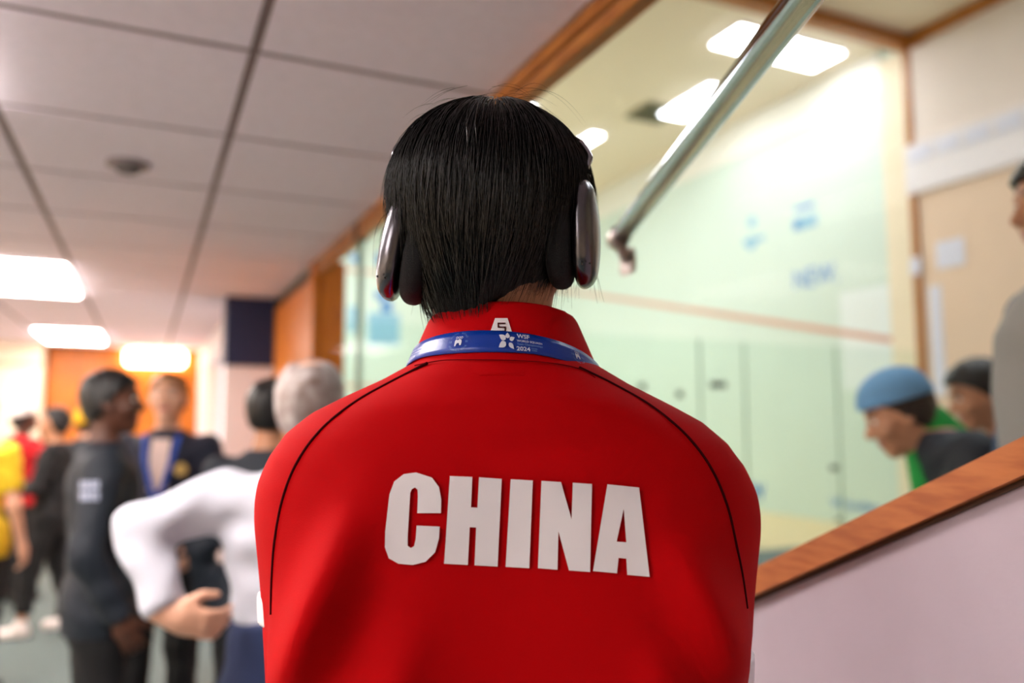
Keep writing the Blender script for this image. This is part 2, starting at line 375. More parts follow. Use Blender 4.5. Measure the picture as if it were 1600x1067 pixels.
for k in range(6): box('vent_slat', (-.25, -.25 + k * .09, -.045), (.25, -.21 + k * .09, -.03), mat('vent_dark', (88, 88, 70), .6), t)
# far corridor lamps
for (xa, xb, lb) in ((190, 295, 'long glowing lamp box high on the orange wood wall'), (310, 362, 'glowing lamp box beside the navy topped pillar')):
    A = on_y(xa + 6, 546, YFAR - .03); B = on_y(xb - 6, 574, YFAR - .03)
    t = tag(empty('wall_lamp', ((A[0] + B[0]) / 2, YFAR - .022, (A[2] + B[2]) / 2)), lb, 'lamp', 'far wall lamps'); hx, hz = (B[0] - A[0]) / 2, (A[2] - B[2]) / 2
    box('lamp_backplate', (-hx + .02, -.03, -hz + .02), (hx - .02, 0, hz - .02), M_WHITE, t); box('lamp_diffuser', (-hx, -.13, -hz), (hx, -.03, hz), M_EMF, t, .03)

# steel tube and bracket
pb = on_x(962, 378, XG + .03); d0 = 1.0
A = at(966, 372, 1.44); B = at(1243, 12, .785); dirv = (B - A) / np.linalg.norm(B - A)
end = A + dirv * ((A[1] - YBK) / -dirv[1] - .01)
t = tag(empty('steel_tube', A), 'polished steel tube running diagonally to a bracket on the glass', 'tube')
link('tube_rail', tube_mesh('tube_rail', [A * 0, (end - A) * .5, end - A], .0177, 20), M_CHROME, t, True)
link('tube_collar', tube_mesh('tube_collar', [-dirv * .012, dirv * .02], .020, 20), M_STEEL, t, True)
gl = np.array([XG + .018, A[1] + .03, A[2] - .035]) - A
link('bracket_arm', tube_mesh('bracket_arm', [-dirv * .01, gl * .5 + np.array([0, 0, -.006]), gl], .012, 10), M_STEEL, t, True)
box('bracket_plate', (gl[0] - .012, gl[1] - .022, gl[2] - .024), (gl[0], gl[1] + .022, gl[2] + .024), M_STEEL, t, .004)

# flat lettering on walls ------------------------------------------------------
def wall_text(name, s, px0, px1, py, hpx, m, X=XW - .004, parent=None, label=None):
    """lettering on a wall plane X, reading towards smaller Y"""
    A = on_x(px0, py, X); B = on_x(px1, py, X); top = on_x((px0 + px1) / 2, py - hpx, X)[2]; bot = on_x((px0 + px1) / 2, py, X)[2]
    v, f = text_mesh(s); mn, mx = v.min(0), v.max(0); u = (v - mn) / (mx - mn)
    L = A[1] - B[1]; n = len(v)
    V = [(X, A[1] - a_ * L, bot + b_ * (top - bot)) for a_, b_ in u]
    o = link(name, pymesh(name, V, f), m, parent); sol = o.modifiers.new('thick', 'SOLIDIFY'); sol.thickness = .004; sol.offset = 0; return o
wall_text('advert_lettering', 'NEW.', 1241, 1310, 446, 30, M_BLUE, parent=cs_)
for r in ((1242, 1272, 331, 315), (1242, 1250, 358, 345)):
    A = on_x(r[0], r[2], XW); B = on_x(r[1], r[3], XW); box('advert_block', (XW - .006, B[1], A[2]), (XW, A[1], B[2]), M_BLUE, cs_)
A = on_x(1240, 362, XW); B = on_x(1276, 332, XW); box('advert_block', (XW - .004, B[1], A[2]), (XW, A[1], B[2]), M_PBLUE, cs_)
q = on_x(1174, 348, XW); 
def wall_disc(px, py, r, m):
    q = on_x(px, py, XW); me = tube_mesh('advert_emblem', [(XW - .006, q[1], q[2]), (XW, q[1], q[2])], r, 20); return link('advert_emblem', me, m, cs_)
wall_disc(1175, 347, .075, M_PBLUE); wall_disc(1174, 380, .09, M_PBLUE)
A = on_x(1162, 384, XW); B = on_x(1194, 366, XW); box('advert_block', (XW - .005, B[1], A[2]), (XW, A[1], B[2]), M_PBLUE, cs_)
wall_text('advert_lettering', 'Wonder', 1298, 1375, 797, 16, M_BLUE, parent=cs_)
wall_text('advert_lettering', 'w', 1172, 1196, 781, 26, M_BLUE, parent=cs_)
# front wall adverts (seen beside the left ear cup)
wcf = bpy.data.objects['wall_court_front']
def front_rect(px0, px1, py0, py1, m, off=.006):
    A = on_y(px0, py0, YF); B = on_y(px1, py1, YF); return box('advert_block', (A[0], YF - off, B[2]), (B[0], YF, A[2]), m, wcf)
front_rect(586, 604, 455, 468, M_BLUE); front_rect(596, 612, 470, 488, M_BLUE); front_rect(575, 624, 488, 540, M_PBLUE)
front_rect(545, 566, 478, 520, M_PBLUE); front_rect(548, 562, 398, 410, M_BLUE); front_rect(588, 604, 396, 414, M_BLUE)
# papers on the tan wall
def paper(name, px0, px1, py0, py1, label):
    A = on_x(px0, py0, XW - .05); B = on_x(px1, py1, XW - .05)
    o = box(name, (XW - .008, B[1], B[2]), (XW - .001, A[1], A[2]), M_PAPER); tag(o, label, 'notice', 'papers on the tan wall'); return o
paper('paper_notice', 1457, 1503, 379, 412, 'small white landscape notice on the tan wall')
paper('paper_notice', 1446, 1474, 448, 618, 'tall narrow white poster on the tan wall beside the wood post')
A = on_x(1432, 410, XW - .05); B = on_x(1446, 420, XW - .05)
tag(box('paper_notice', (XW - .04, YB - .12, A[2] - .12), (XW - .03, YB + .0, A[2] + .06), M_PAPER), 'tiny white note stuck on the wood corner post', 'notice', 'papers on the tan wall')
# bench in the gallery
def bench(x0, x1, y0, y1, label):
    t = tag(empty('bench', ((x0 + x1) / 2, (y0 + y1) / 2, ZF)), label, 'bench'); hx, hy = (x1 - x0) / 2, (y1 - y0) / 2
    for k in range(3): box('seat_slat', (-hx, -hy + k * hy * .68, .41), (hx, -hy + k * hy * .68 + hy * .6, .44), M_WOOD, t, .004)
    for sx in (-hx + .08, hx - .12):
        for sy in (-hy + .03, hy - .07): box('leg', (sx, sy, 0), (sx + .04, sy + .04, .41), M_STEEL, t)

# =================================================================== PEOPLE
SKIN = mat('skin_light', (226, 172, 144), .5, var=.08, vscale=30); SKIN2 = mat('skin_tan', (196, 138, 104), .5, var=.08, vscale=30)
SKIN3 = mat('skin_dark', (92, 54, 38), .5, var=.1, vscale=30)
M_LIP = mat('lip', (176, 96, 88), .45); M_EYE = mat('eye_white', (230, 226, 220), .3); M_IRIS = mat('iris', (40, 28, 22), .25); M_BROW = mat('brow', (60, 42, 32), .8)
H_BLACK = mat('hair_black', (16, 14, 15), .42, bump=.5, bscale=300); H_BLOND = mat('hair_blond', (150, 104, 62), .5, bump=.5, bscale=300)
H_GREY = mat('hair_grey', (176, 166, 164), .55, bump=.6, bscale=260, tint=(130, 110, 104), vscale=30); H_BROWN = mat('hair_brown', (44, 30, 24), .5, bump=.5, bscale=300)

HAIRLINE = ([-.12, -.06, -.03, -.005, .02, .045, .07, .13], [-.085, -.075, -.05, -.012, .028, .05, .068, .075])
def head_fn(Q):
    d = ell(Q, (0, -.014, .032), (.076, .097, .086))
    d = smin(d, ell(Q, (0, .022, -.045), (.056, .066, .066)), .05)
    d = smin(d, ell(Q, (0, .062, -.095), (.026, .022, .02)), .03)
    d = smin(d, cone(Q, (0, .08, .012), (0, .104, -.022), .009, .0135), .014)
    d = smin(d, cone(Q, (-.013, .088, -.027), (.013, .088, -.027), .008, .008), .01)
    for s in (-1, 1):
        d = smax(d, -ell(Q, (s * .032, .092, .012), (.02, .016, .012)), .016)
        d = smin(d, cone(Q, (s * .018, .078, .032), (s * .048, .066, .03), .008, .007), .016)
        d = smin(d, ell(Q, (s * .046, .058, -.025), (.02, .018, .018)), .03)
        e = ell(Q, (s * .079, -.008, -.006), (.010, .022, .033)); e = smax(e, -ell(Q, (s * .088, -.002, -.004), (.007, .012, .02)), .006)
        d = smin(d, e, .008)
    d = smin(d, ell(Q, (0, .085, -.056), (.024, .010, .006)), .008); d = smin(d, ell(Q, (0, .083, -.067), (.02, .010, .007)), .008)
    d = smax(d, -ell(Q, (0, .098, -.061), (.024, .008, .0022)), .004)
    return d
def skull_fn(Q): return smin(ell(Q, (0, -.014, .032), (.076, .097, .086)), ell(Q, (0, -.02, -.03), (.064, .072, .06)), .04)

def hand_fn(Q, side, curl=.6):
    """Q in hand frame: z along the hand from the wrist, x towards thumb (side sign applied), y = palm side"""
    X = Q * np.array([side, 1, 1], F)
    d = smin(ell(X, (0, 0, .05), (.040, .016, .052)), cone(X, (0, 0, -.03), (0, 0, .03), .026, .027), .03)
    for i, (x, L) in enumerate(((.029, .072), (.010, .08), (-.010, .075), (-.029, .06))):
        a = np.array([x * .95, 0, .085]); c1 = curl * .7; c2 = curl * 1.7
        b = a + np.array([x * .12, math.sin(c1) * L * .5, math.cos(c1) * L * .5]); c = b + np.array([0, math.sin(c2) * L * .5, math.cos(c2) * L * .5])
        d = smin(d, np.minimum(cone(X, a, b, .0095, .0085), cone(X, b, c, .0085, .007)), .006)
    d = smin(d, np.minimum(cone(X, (.028, .004, .025), (.058, .016, .058), .014, .011), cone(X, (.058, .016, .058), (.064, .03, .088), .011, .008)), .012)
    return d

def merge(parts):
    V, Fc, Mi = [], [], []; n = 0
    for v, f, mi in parts:
        V.append(v); Fc.append(np.asarray(f) + n); Mi.append(mi if hasattr(mi, '__len__') else np.full(len(f), mi)); n += len(v)
    return np.concatenate(V), np.concatenate(Fc), np.concatenate(Mi)

def person(label, loc, rz, height=1.75, skin=SKIN, hair=H_BLACK, hair_off=.014, joints=None, head=(0, 0, 0), top=None, top_m=None, pants_m=None,
           shoe_m=None, sleeve='long', belly=0, hem=.86, curl=.6, hip_drop=0, pants_end='ankle', bald=False, torso_lean=(0, 0), cap_m=None, hair_tab=None, puff=0, wide=1, tucked=False):
    s = height / 1.75
    J = dict(pel=(0, 0, .95), chest=(0, 0, 1.28), neck=(0, -.01, 1.47), headc=(0, .018, 1.635),
             shL=(-.185, -.01, 1.40), shR=(.185, -.01, 1.40), elL=(-.245, -.03, 1.12), elR=(.245, -.03, 1.12), wrL=(-.25, .06, .88), wrR=(.25, .06, .88),
             hipL=(-.095, 0, .92), hipR=(.095, 0, .92), knL=(-.105, .015, .50), knR=(.105, .015, .50), anL=(-.11, -.03, .09), anR=(.11, -.03, .09))
    J.update(joints or {}); J = {k: np.array(v, F) for k, v in J.items()}
    hf = {k: None for k in 'LR'}
    root = tag(empty('person', loc, rz), label, 'person'); root.scale = (s, s, s)
    def torso(P, off=0):
        pe, ch, ne = J['pel'], J['chest'], J['neck']
        tab = []
        for z, w_, d_ in ((-.16, .16, .115), (-.05, .168, .118), (.06, .155, .108 + belly * .6), (.16, .15, .105 + belly)):
            tab.append((pe[2] + z, w_, d_, pe[0] + (ch[0] - pe[0]) * max(z, 0) / .33, pe[1] + (ch[1] - pe[1]) * max(z, 0) / .33 + belly * .4))
        for z, w_, d_ in ((-.06, .165, .115), (.03, .182, .12), (.10, .185, .11), (.145, .16, .09), (.178, .105, .07), (.205, .06, .055)):
            k = (z + .06) / .26; tab.append((ch[2] + z, w_, d_, ch[0] + (ne[0] - ch[0]) * k, ch[1] + (ne[1] - ch[1]) * k))
        tab = [(z, w_ * wide + off, d_ + off, x, y) for z, w_, d_, x, y in tab]
        return loft(P, tab, 2.3)
    def arm(P, S, off=0, cut=None):
        a, b, c = J['sh' + S], J['el' + S], J['wr' + S]
        u = cone(P, a, b, .056 + off, .042 + off); l = cone(P, b, c, .044 + off, .03 + off * 1.2)
        if cut == 'short':
            dv = (b - a) / np.linalg.norm(b - a); return smax(u, (P - (a + (b - a) * .72)) @ dv, .01)
        d = smin(u, l, .03)
        if cut == 'long':
            dv = (c - b) / np.linalg.norm(c - b); d = np.maximum(u, -1e3) if False else smin(u, smax(l, (P - (c - dv * .005)) @ dv, .006), .03)
        return d
    def leg(P, S, off=0, cut=None):
        a, b, c = J['hip' + S], J['kn' + S], J['an' + S]
        d = smin(cone(P, a, b, .088 + off, .06 + off), cone(P, b, c, .06 + off, .04 + off * 1.6), .03)
        if cut is not None: 
            dv = (c - b) / np.linalg.norm(c - b); k = b + (c - b) * cut
            d = smax(smin(cone(P, a, b, .088 + off, .06 + off), smax(cone(P, b, c, .06 + off, .044 + off), (P - k) @ dv, .006), .03), -1e3, .01)
        return d
    pts = np.array(list(J.values())); lo = pts.min(0) - .2; hi = pts.max(0) + .2
    hr = rotm(*[math.radians(x) for x in head]); hc = J['headc']
    toh = lambda P: (P - hc) @ hr          # to head frame
    def skel(P):
        d = torso(P, -.012)
        for S in 'LR': d = smin(smin(d, arm(P, S, -.006), .03), leg(P, S, -.006), .03)
        a = hc + hr @ np.array([0, -.02, -.06], F)
        return smin(d, cone(P, J['neck'] - np.array([0, 0, .03], F), a, .056, .05), .03)
    parts = []
    v, f = nets(skel, lo, hi, .016); parts.append((v, f, 0))
    v, f = nets(lambda Q: smin(head_fn(Q), cone(Q, (0, -.025, -.14), (0, -.02, -.05), .05, .05), .03), (-.1, -.13, -.15), (.1, .13, .13), .0045)
    fc = v[f].mean(1); mi = np.zeros(len(f), int)
    mi[(np.abs(fc[:, 0]) < .024) & (fc[:, 1] > .083) & (np.abs(fc[:, 2] + .061) < .011)] = 1
    mi[(np.abs(np.abs(fc[:, 0]) - .034) < .02) & (fc[:, 1] > .05) & (np.abs(fc[:, 2] - .036) < .0055)] = 4
    parts.append((v @ hr.T + hc, f, mi))
    for sx in (-1, 1):
        for r_, y_, k in ((.012, .070, 2), (.0062, .0775, 3)):
            v, f = nets(lambda Q: ell(Q, (sx * .032, y_, .012), (r_, r_, r_)), (sx * .032 - .02, .05, -.01), (sx * .032 + .02, .1, .034), .003)
            parts.append((v @ hr.T + hc, f, k))
    for S, sg in (('L', 1), ('R', -1)):
        c, b = J['wr' + S], J['el' + S]; z = J.get('hd' + S, c - b); z = z / np.linalg.norm(z)
        pn = J.get('pn' + S, np.array([-sg * -1.0, 0, 0], F)); y = pn - z * (pn @ z); y /= np.linalg.norm(y) + 1e-6; x = np.cross(y, z)
        R_ = np.stack([x, y, z], 1)
        # thumb points forward/up: choose side so that thumb x axis matches +y (front) of the person
        sd = 1 if (x @ np.array(J.get('th' + S, (0, 1, .3)), F)) > 0 else -1
        v, f = nets(lambda Q: hand_fn(Q, sd, curl), (-.09, -.06, -.05), (.09, .11, .19), .0045); parts.append((v @ R_.T + c, f, 0))
    V, Fc, Mi = merge(parts)
    me = pymesh('body', V, Fc); o = link('body', me, [skin, M_LIP, M_EYE, M_IRIS, M_BROW], root, True); me.polygons.foreach_set('material_index', Mi.astype(np.int32))
    # hair
    if hair:
        tb = hair_tab or HAIRLINE
        def hfn(Q):
            lump = .0025 * np.sin(Q[..., 0] * 90 + 3 * np.sin(Q[..., 1] * 40)) * np.sin(Q[..., 1] * 70 + Q[..., 2] * 30)
            d = smax(skull_fn(Q) - hair_off + lump, np.interp(Q[..., 1], *tb).astype(F) - Q[..., 2] , .012)
            if bald: d = smax(d, -ell(Q, (0, -.03, .13), (.045, .05, .035)), .01)
            return d
        v, f = nets(hfn, (-.11, -.14, -.11), (.11, .13, .15), .005); v = relax(v, f, 1)
        link('hair', pymesh('hair', v @ hr.T + hc, f), hair, root, True)
    if cap_m:
        def cfn(Q): return smax(skull_fn(Q) - hair_off - .006, np.interp(Q[..., 1], [-.12, .12], [.028, .05]).astype(F) - Q[..., 2], .006)
        v, f = nets(cfn, (-.12, -.14, -.05), (.12, .14, .16), .005); link('cap', pymesh('cap', v @ hr.T + hc, f), cap_m, root, True)
    # clothing
    if top_m:
        def tfn(P):
            d = torso(P, .006)
            for S in 'LR': d = smin(d, arm(P, S, .012 + puff, sleeve), .05)
            d = smin(d, cone(P, J['neck'] - np.array([0, 0, .05], F), J['neck'] + np.array([0, 0, .0], F), .075, .064), .03)
            if not tucked:
                for S in 'LR': d = smin(d, leg(P, S, .026), .05)
            d = smax(d, P[..., 2] - (J['neck'][2] + .018), .006)
            fold = (.004 + puff * .35) * np.sin(P[..., 2] * 55 + 4 * np.sin(P[..., 0] * 9 + P[..., 1] * 7)) * np.sin(P[..., 0] * 21 + P[..., 2] * 8)
            return smax(d + fold, hem - P[..., 2], .01)
        v, f = nets(tfn, lo, hi, .011); link(top or 'jacket', pymesh('top', relax(v, f, 1), f), top_m, root, True)
    if pants_m:
        cut = {'ankle': 1.0, 'crop': .78, 'shorts': -.1}[pants_end]
        def pfn(P):
            d = smax(torso(P, .014 if tucked else -.006), P[..., 2] - (hem + (.02 if tucked else .05)), .01)
            for S in 'LR': d = smin(d, leg(P, S, .016, cut), .04)
            d = smax(d, P[..., 2] - (hem + .05), .01)
            return d + .003 * np.sin(P[..., 2] * 40 + P[..., 0] * 30)
        v, f = nets(pfn, lo, hi, .012); link('trousers', pymesh('trousers', relax(v, f, 1), f), pants_m, root, True)
    if shoe_m:
        for S in 'LR':
            an = J['an' + S]; ft = J.get('ft' + S, np.array([.03 * (1 if S == 'R' else -1), 1, 0], F)); ft = ft / np.linalg.norm(ft)
            b0 = an[2] - .09
            def sfn(P):
                hb = np.array([an[0], an[1], b0 + .04], F) - ft * .02; tb_ = hb + ft * .19 + np.array([0, 0, -.005], F)
                d = smin(cone(P, hb, tb_, .045, .04), cone(P, an + np.array([0, 0, -.02], F), an + np.array([0, 0, .015], F), .048, .044), .04)
                return smax(d, b0 - P[..., 2], .006)
            v, f = nets(sfn, an - np.array([.3, .3, .12], F), an + np.array([.3, .3, .1], F), .009); link('shoe', pymesh('shoe', v, f), shoe_m, root, True)
    return root, J, hr
def spot(px, depth, z=0):
    q = at(px, 658, depth); return (q[0], q[1], z)
FACE_AWAY = -YAW; FACE_RIGHT = -YAW - math.pi / 2; FACE_LEFT = -YAW + math.pi / 2; FACE_CAM = -YAW + math.pi
C_WHITE = mat('white_shirt', (194, 195, 208), .75, bump=.2, bscale=400); C_NAVY = mat('navy_cloth', (30, 44, 84), .85, bump=.3, bscale=500)
C_DNAVY = mat('dark_navy_cloth', (22, 30, 42), .7, bump=.2, bscale=500); C_BLACK = mat('black_cloth', (16, 15, 18), .85, bump=.2, bscale=500)
C_BLAZER = mat('blazer_cloth', (30, 32, 50), .8); C_RED = mat('red_shirt_cloth', (206, 18, 30), .8); C_YELLOW = mat('yellow_cloth', (226, 190, 30), .8)
C_GREEN = mat('green_cloth', (22, 150, 62), .85); C_BEANIE = mat('beanie_knit', (112, 164, 212), .9, bump=.6, bscale=260); C_DENIM = mat('denim_cloth', (62, 86, 116), .9, var=.3, vscale=18)
C_GREY = mat('grey_cloth', (146, 142, 140), .9, bump=.2, bscale=400); S_WHITE = mat('white_shoe', (236, 226, 222), .6); S_BLACK = mat('black_shoe', (20, 19, 20), .5)
M_LANYB = mat('lanyard_blue', (26, 70, 170), .45)

# --- man in the white shirt, hand on hip
r, J, hr = person('grey haired man in white shirt and navy trousers with hand on hip', spot(486, 2.02), FACE_AWAY + .12, 1.70, SKIN, H_GREY, .012,
    dict(elL=(-.385, -.09, 1.335), wrL=(-.29, -.17, 1.155), hdL=(.75, .0, -.25), pnL=(.1, 1, .2), thL=(0, 0, 1), shL=(-.2, -.01, 1.41), elR=(.3, .1, 1.13), wrR=(.2, .25, 1.05)), (6, 0, -8), 'shirt', C_WHITE, C_NAVY, S_BLACK, belly=.02, hem=1.09, puff=.003, wide=1.15, tucked=True, bald=True, curl=.8)
# --- dark haired man beyond him
person('short black haired person in dark jacket beyond the white shirt', spot(420, 3.05), FACE_AWAY - .1, 1.70, SKIN2, H_BLACK, .015, None, (0, 0, 12), 'jacket', C_DNAVY, C_BLACK, S_BLACK)
# --- dark jacket man, profile to the right
r4, J4, _ = person('man in dark navy jacket and black trousers turned to the right', spot(168, 3.0), FACE_AWAY - 1.05, 1.735, SKIN3, H_BLACK, .012,
    dict(elR=(.26, -.06, 1.11), wrR=(.24, .06, .87), elL=(-.25, .02, 1.12), wrL=(-.2, .18, .95)), (0, 0, -12), 'jacket', C_DNAVY, C_BLACK, S_BLACK, hem=.80)
# --- blond man facing the camera
r5, J5, _ = person('fair haired man in navy blazer with a blue lanyard facing the camera', spot(263, 3.9), FACE_CAM + .12, 1.78, SKIN, H_BLOND, .012,
    dict(elL=(-.26, .02, 1.12), wrL=(-.2, .16, .96)), (4, 0, 6), 'blazer', C_BLAZER, C_BLACK, S_BLACK, hem=.82)
def on_chest(J, pts, off=.012):
    """polyline (x, z) laid on the chest front of a person's torso (local units)"""
    out = []
    for x, z in pts: out.append((x, J['chest'][1] + .118 * math.sqrt(max(0, 1 - (x / .2) ** 2)) * (1 if z < 1.36 else max(.5, 1 - (z - 1.36) * 4.2)) + off, z))
    return np.array(out)
def strap(name, pts, wd, m, parent):
    P = np.asarray(pts); T = np.gradient(P, axis=0); T /= np.linalg.norm(T, axis=1)[:, None]; S = np.cross(T, [0, 1, 0]); S /= np.linalg.norm(S, axis=1)[:, None] + 1e-6
    v = []; f = []
    for i in range(len(P)):
        for s_, o_ in ((-1, 0), (1, 0), (1, -.003), (-1, -.003)): v.append(P[i] + S[i] * s_ * wd / 2 + np.array([0, o_, 0]))
        if i: a_ = 4 * (i - 1); f += [(a_ + k, a_ + (k + 1) % 4, a_ + 4 + (k + 1) % 4, a_ + 4 + k) for k in range(4)]
    return link(name, pymesh(name, v, f), m, parent)
ln = empty('lanyard'); ln.parent = r5
bpy.data.objects.remove(ln)
for sx in (-1, 1): strap('lanyard', on_chest(J5, [(sx * .075, 1.46), (sx * .07, 1.41), (sx * .058, 1.34), (sx * .035, 1.25), (sx * .008, 1.16)], .02), .022, M_LANYB, r5)
box('name_badge', (-.04, .135, 1.06), (.04, .139, 1.16), M_PAPER, r5)
sh = on_chest(J5, [(0, 1.44), (0, 1.38), (0, 1.30), (0, 1.2)], .008)
strap('shirt_front', sh, .085, mat('pale_shirt', (222, 196, 190), .8), r5)
link('chest_emblem', tube_mesh('chest_emblem', [(-.10, .118, 1.30), (-.10, .126, 1.30)], .03, 16), mat('gold_badge', (196, 160, 90), .5), r5)
# --- far group
r6, J6, _ = person('person in black with white trainers standing among the far group', spot(88, 6.0), FACE_LEFT + .3, 1.64, SKIN2, H_BLACK, .02,
    dict(anL=(-.11, .14, .09), anR=(.12, -.16, .09), knL=(-.1, .10, .5), knR=(.11, -.05, .5), elR=(.26, .05, 1.14), wrR=(.08, .22, 1.14), elL=(-.26, .05, 1.14), wrL=(-.06, .24, 1.12)), (8, 0, 0), 'shirt', C_BLACK, C_BLACK, S_WHITE, pants_end='crop')
r7, J7, _ = person('person in red shirt and white cap at the far left', spot(36, 7.0), FACE_AWAY - .5, 1.68, SKIN3, H_BLACK, .012,
    dict(elR=(.34, .08, 1.24), wrR=(.42, .26, 1.32)), (10, 0, -20), 'shirt', C_RED, C_BLACK, S_BLACK, cap_m=mat('white_cap', (238, 226, 220), .8))
q = J7['el' + 'R'] * .45 + J7['wrR'] * .55; link('sleeve_band', tube_mesh('sleeve_band', [q - (J7['wrR'] - J7['elR']) * .3, q + (J7['wrR'] - J7['elR']) * .3], .062, 14), mat('orange_cloth', (244, 160, 20), .8), r7)
person('person in yellow cap half hidden behind the dark navy jacket', spot(136, 6.4), FACE_AWAY - .3, 1.66, SKIN, H_BROWN, .012, None, (25, 0, 10), 'jacket', C_DNAVY, C_BLACK, S_BLACK, cap_m=mat('yellow_cap', (246, 190, 30), .8))
person('person in yellow shirt cut off by the left picture edge', spot(-34, 4.6), FACE_AWAY + .1, 1.70, SKIN, H_BROWN, .014, dict(elR=(.25, -.03, 1.1), wrR=(.27, .04, .86)), (0, 0, 0), 'shirt', C_YELLOW, C_BLACK, S_BLACK, sleeve='short', hem=.8)
# sleeve logo on the dark jacket: pale two-line print
def cast(fnV, px, py):  # nearest hit on an object's mesh along the pixel ray, in world space
    o = Vector((0, 0, CAM_H)); d = Vector(ray(px, py)).normalized()
    return fnV(o, d)
bpy.context.view_layer.update()
def obj_cast(ob):
    inv = ob.matrix_world.inverted()
    def f(o, d):
        lo = inv @ o; ld = (inv.to_3x3() @ d).normalized(); ok, co, no, _ = ob.ray_cast(lo, ld)
        return (co, no) if ok else (None, None)
    return f
jk4 = [c for c in r4.children if c.name.startswith('jacket')][0]; f4 = obj_cast(jk4)
V_, F_ = [], []
for row, (ya, yb) in enumerate(((752, 764), (768, 782))):
    for k in range(4):
        xa = 127 + k * 7.5; qs = [cast(f4, x, y) for x, y in ((xa, yb), (xa + 5.5, yb), (xa + 5.5, ya), (xa, ya))]
        if all(q[0] is not None for q in qs):
            n = len(V_); V_ += [q[0] + q[1] * .004 for q in qs]; F_.append((n, n + 1, n + 2, n + 3))
if F_:
    lo_ = link('sleeve_print', pymesh('sleeve_print', V_, F_), mat('pale_print', (170, 176, 200), .7), jk4)

# --- gallery: seated man in a beanie, person behind, standing person at the edge
qb = at(1402, 640, 2.4)
bench(1.25, 4.2, qb[1] - .35, qb[1] + .25, 'slatted bench under the seated spectators') if False else None
seat = dict(pel=(0, 0, .56), chest=(0, .09, .90), neck=(0, .20, 1.07), headc=(0, .315, 1.135), shL=(-.18, .15, 1.02), shR=(.18, .15, 1.02), elL=(-.25, .2, .72), elR=(.25, .2, .72), wrL=(-.12, .42, .66), wrR=(.12, .42, .66),
            hipL=(-.095, .02, .54), hipR=(.095, .02, .54), knL=(-.12, .44, .52), knR=(.12, .44, .52), anL=(-.12, .42, .09), anR=(.12, .42, .09))
def seated(label, headpx, headpy, depth, rz, **kw):
    hw = at(headpx, headpy, depth); hc = np.array(seat['headc']); c, s_ = math.cos(rz), math.sin(rz)
    k = (hw[2] - ZF) / hc[2]; kk = k
    loc = (hw[0] - (hc[0] * c - hc[1] * s_) * kk, hw[1] - (hc[0] * s_ + hc[1] * c) * kk, ZF)
    return person(label, loc, rz, 1.75 * kk, joints=seat, **kw), loc, kk
(rb, Jb, hb), lb_, kb = seated('seated man in light blue beanie and dark jacket looking down', 1402, 648, 2.55, FACE_LEFT - .25, skin=SKIN2, hair=H_BROWN, hair_off=.012, head=(-26, 0, 0), top='jacket', top_m=C_DNAVY, pants_m=C_BLACK, shoe_m=S_BLACK, hem=.50)
hcb = Jb['headc']
v, f = nets(lambda Q: smax(smin(skull_fn(Q) - .02, ell(Q, (0, -.02, .075), (.084, .098, .062)), .03), np.interp(Q[..., 1], [-.13, .13], [.018, .062]).astype(F) - Q[..., 2], .01), (-.12, -.15, -.03), (.12, .13, .17), .005)
link('beanie', pymesh('beanie', v @ hb.T + hcb, f), C_BEANIE, rb, True)
sdf_obj('hood', lambda P: smax(cone(P, Jb['neck'] + np.array([0, -.03, -.03], F), Jb['neck'] + np.array([0, .02, .035], F), .072, .062), -(P[..., 2] - 1.0), .01), (-.15, 0, .95), (.15, .35, 1.2), .008, C_GREEN, rb)
sdf_obj('green_shirt_front', lambda P: cone(P, (0, .255, 1.03), (0, .235, .80), .045, .04), (-.1, .12, .7), (.1, .34, 1.1), .01, C_GREEN, rb)
a_, b_ = Jb['shL'], Jb['elL']
q0, q1 = a_ + (b_ - a_) * .42, a_ + (b_ - a_) * .66
for S in 'LR':
    a_, b_ = Jb['sh' + S], Jb['el' + S]; link('sleeve_stripe', tube_mesh('sleeve_stripe', [a_ + (b_ - a_) * .45, a_ + (b_ - a_) * .70], [.067, .064], 18), mat('light_blue_stripe', (110, 176, 232), .8), rb, True)
(r11, J11, _), l11, k11 = seated('seated person with dark hair behind the man in the beanie', 1528, 618, 3.25, FACE_LEFT - .2, skin=SKIN2, hair=H_BLACK, hair_off=.022, head=(-20, 0, 0), top='jacket', top_m=C_DENIM, pants_m=C_BLACK, shoe_m=S_BLACK, hem=.5)
hw = at(1705, 325, 1.85); 
r12, J12, _ = person('standing person in grey vest over denim sleeves at the right edge', (hw[0], hw[1] + .05, ZF), FACE_LEFT - .1, 1.78, SKIN2, H_BLACK, .02,
    dict(chest=(0, .0, 1.28), elR=(.25, .0, 1.12), wrR=(.24, .10, .88), elL=(-.25, -.02, 1.12), wrL=(-.26, .06, .88)), (-8, 0, 0), 'shirt', C_DENIM, C_BLACK, S_BLACK)
def vest(P):
    d = loft(P, [(.84, .19, .15, 0, 0), (1.0, .19, .15, 0, 0), (1.2, .215, .16, 0, 0), (1.34, .215, .15, 0, -.005), (1.42, .17, .12, 0, -.01), (1.46, .11, .09, 0, -.01)], 2.3)
    return d
sdf_obj('vest', vest, (-.3, -.25, .8), (.3, .25, 1.5), .012, C_GREY, r12)
link('vest_emblem', tube_mesh('vest_emblem', [(-.2, .02, 1.14), (-.222, .02, 1.14)], .04, 14), mat('dark_red_print', (70, 14, 26), .7), r12)
bx = [lb_[0], l11[0]]; 
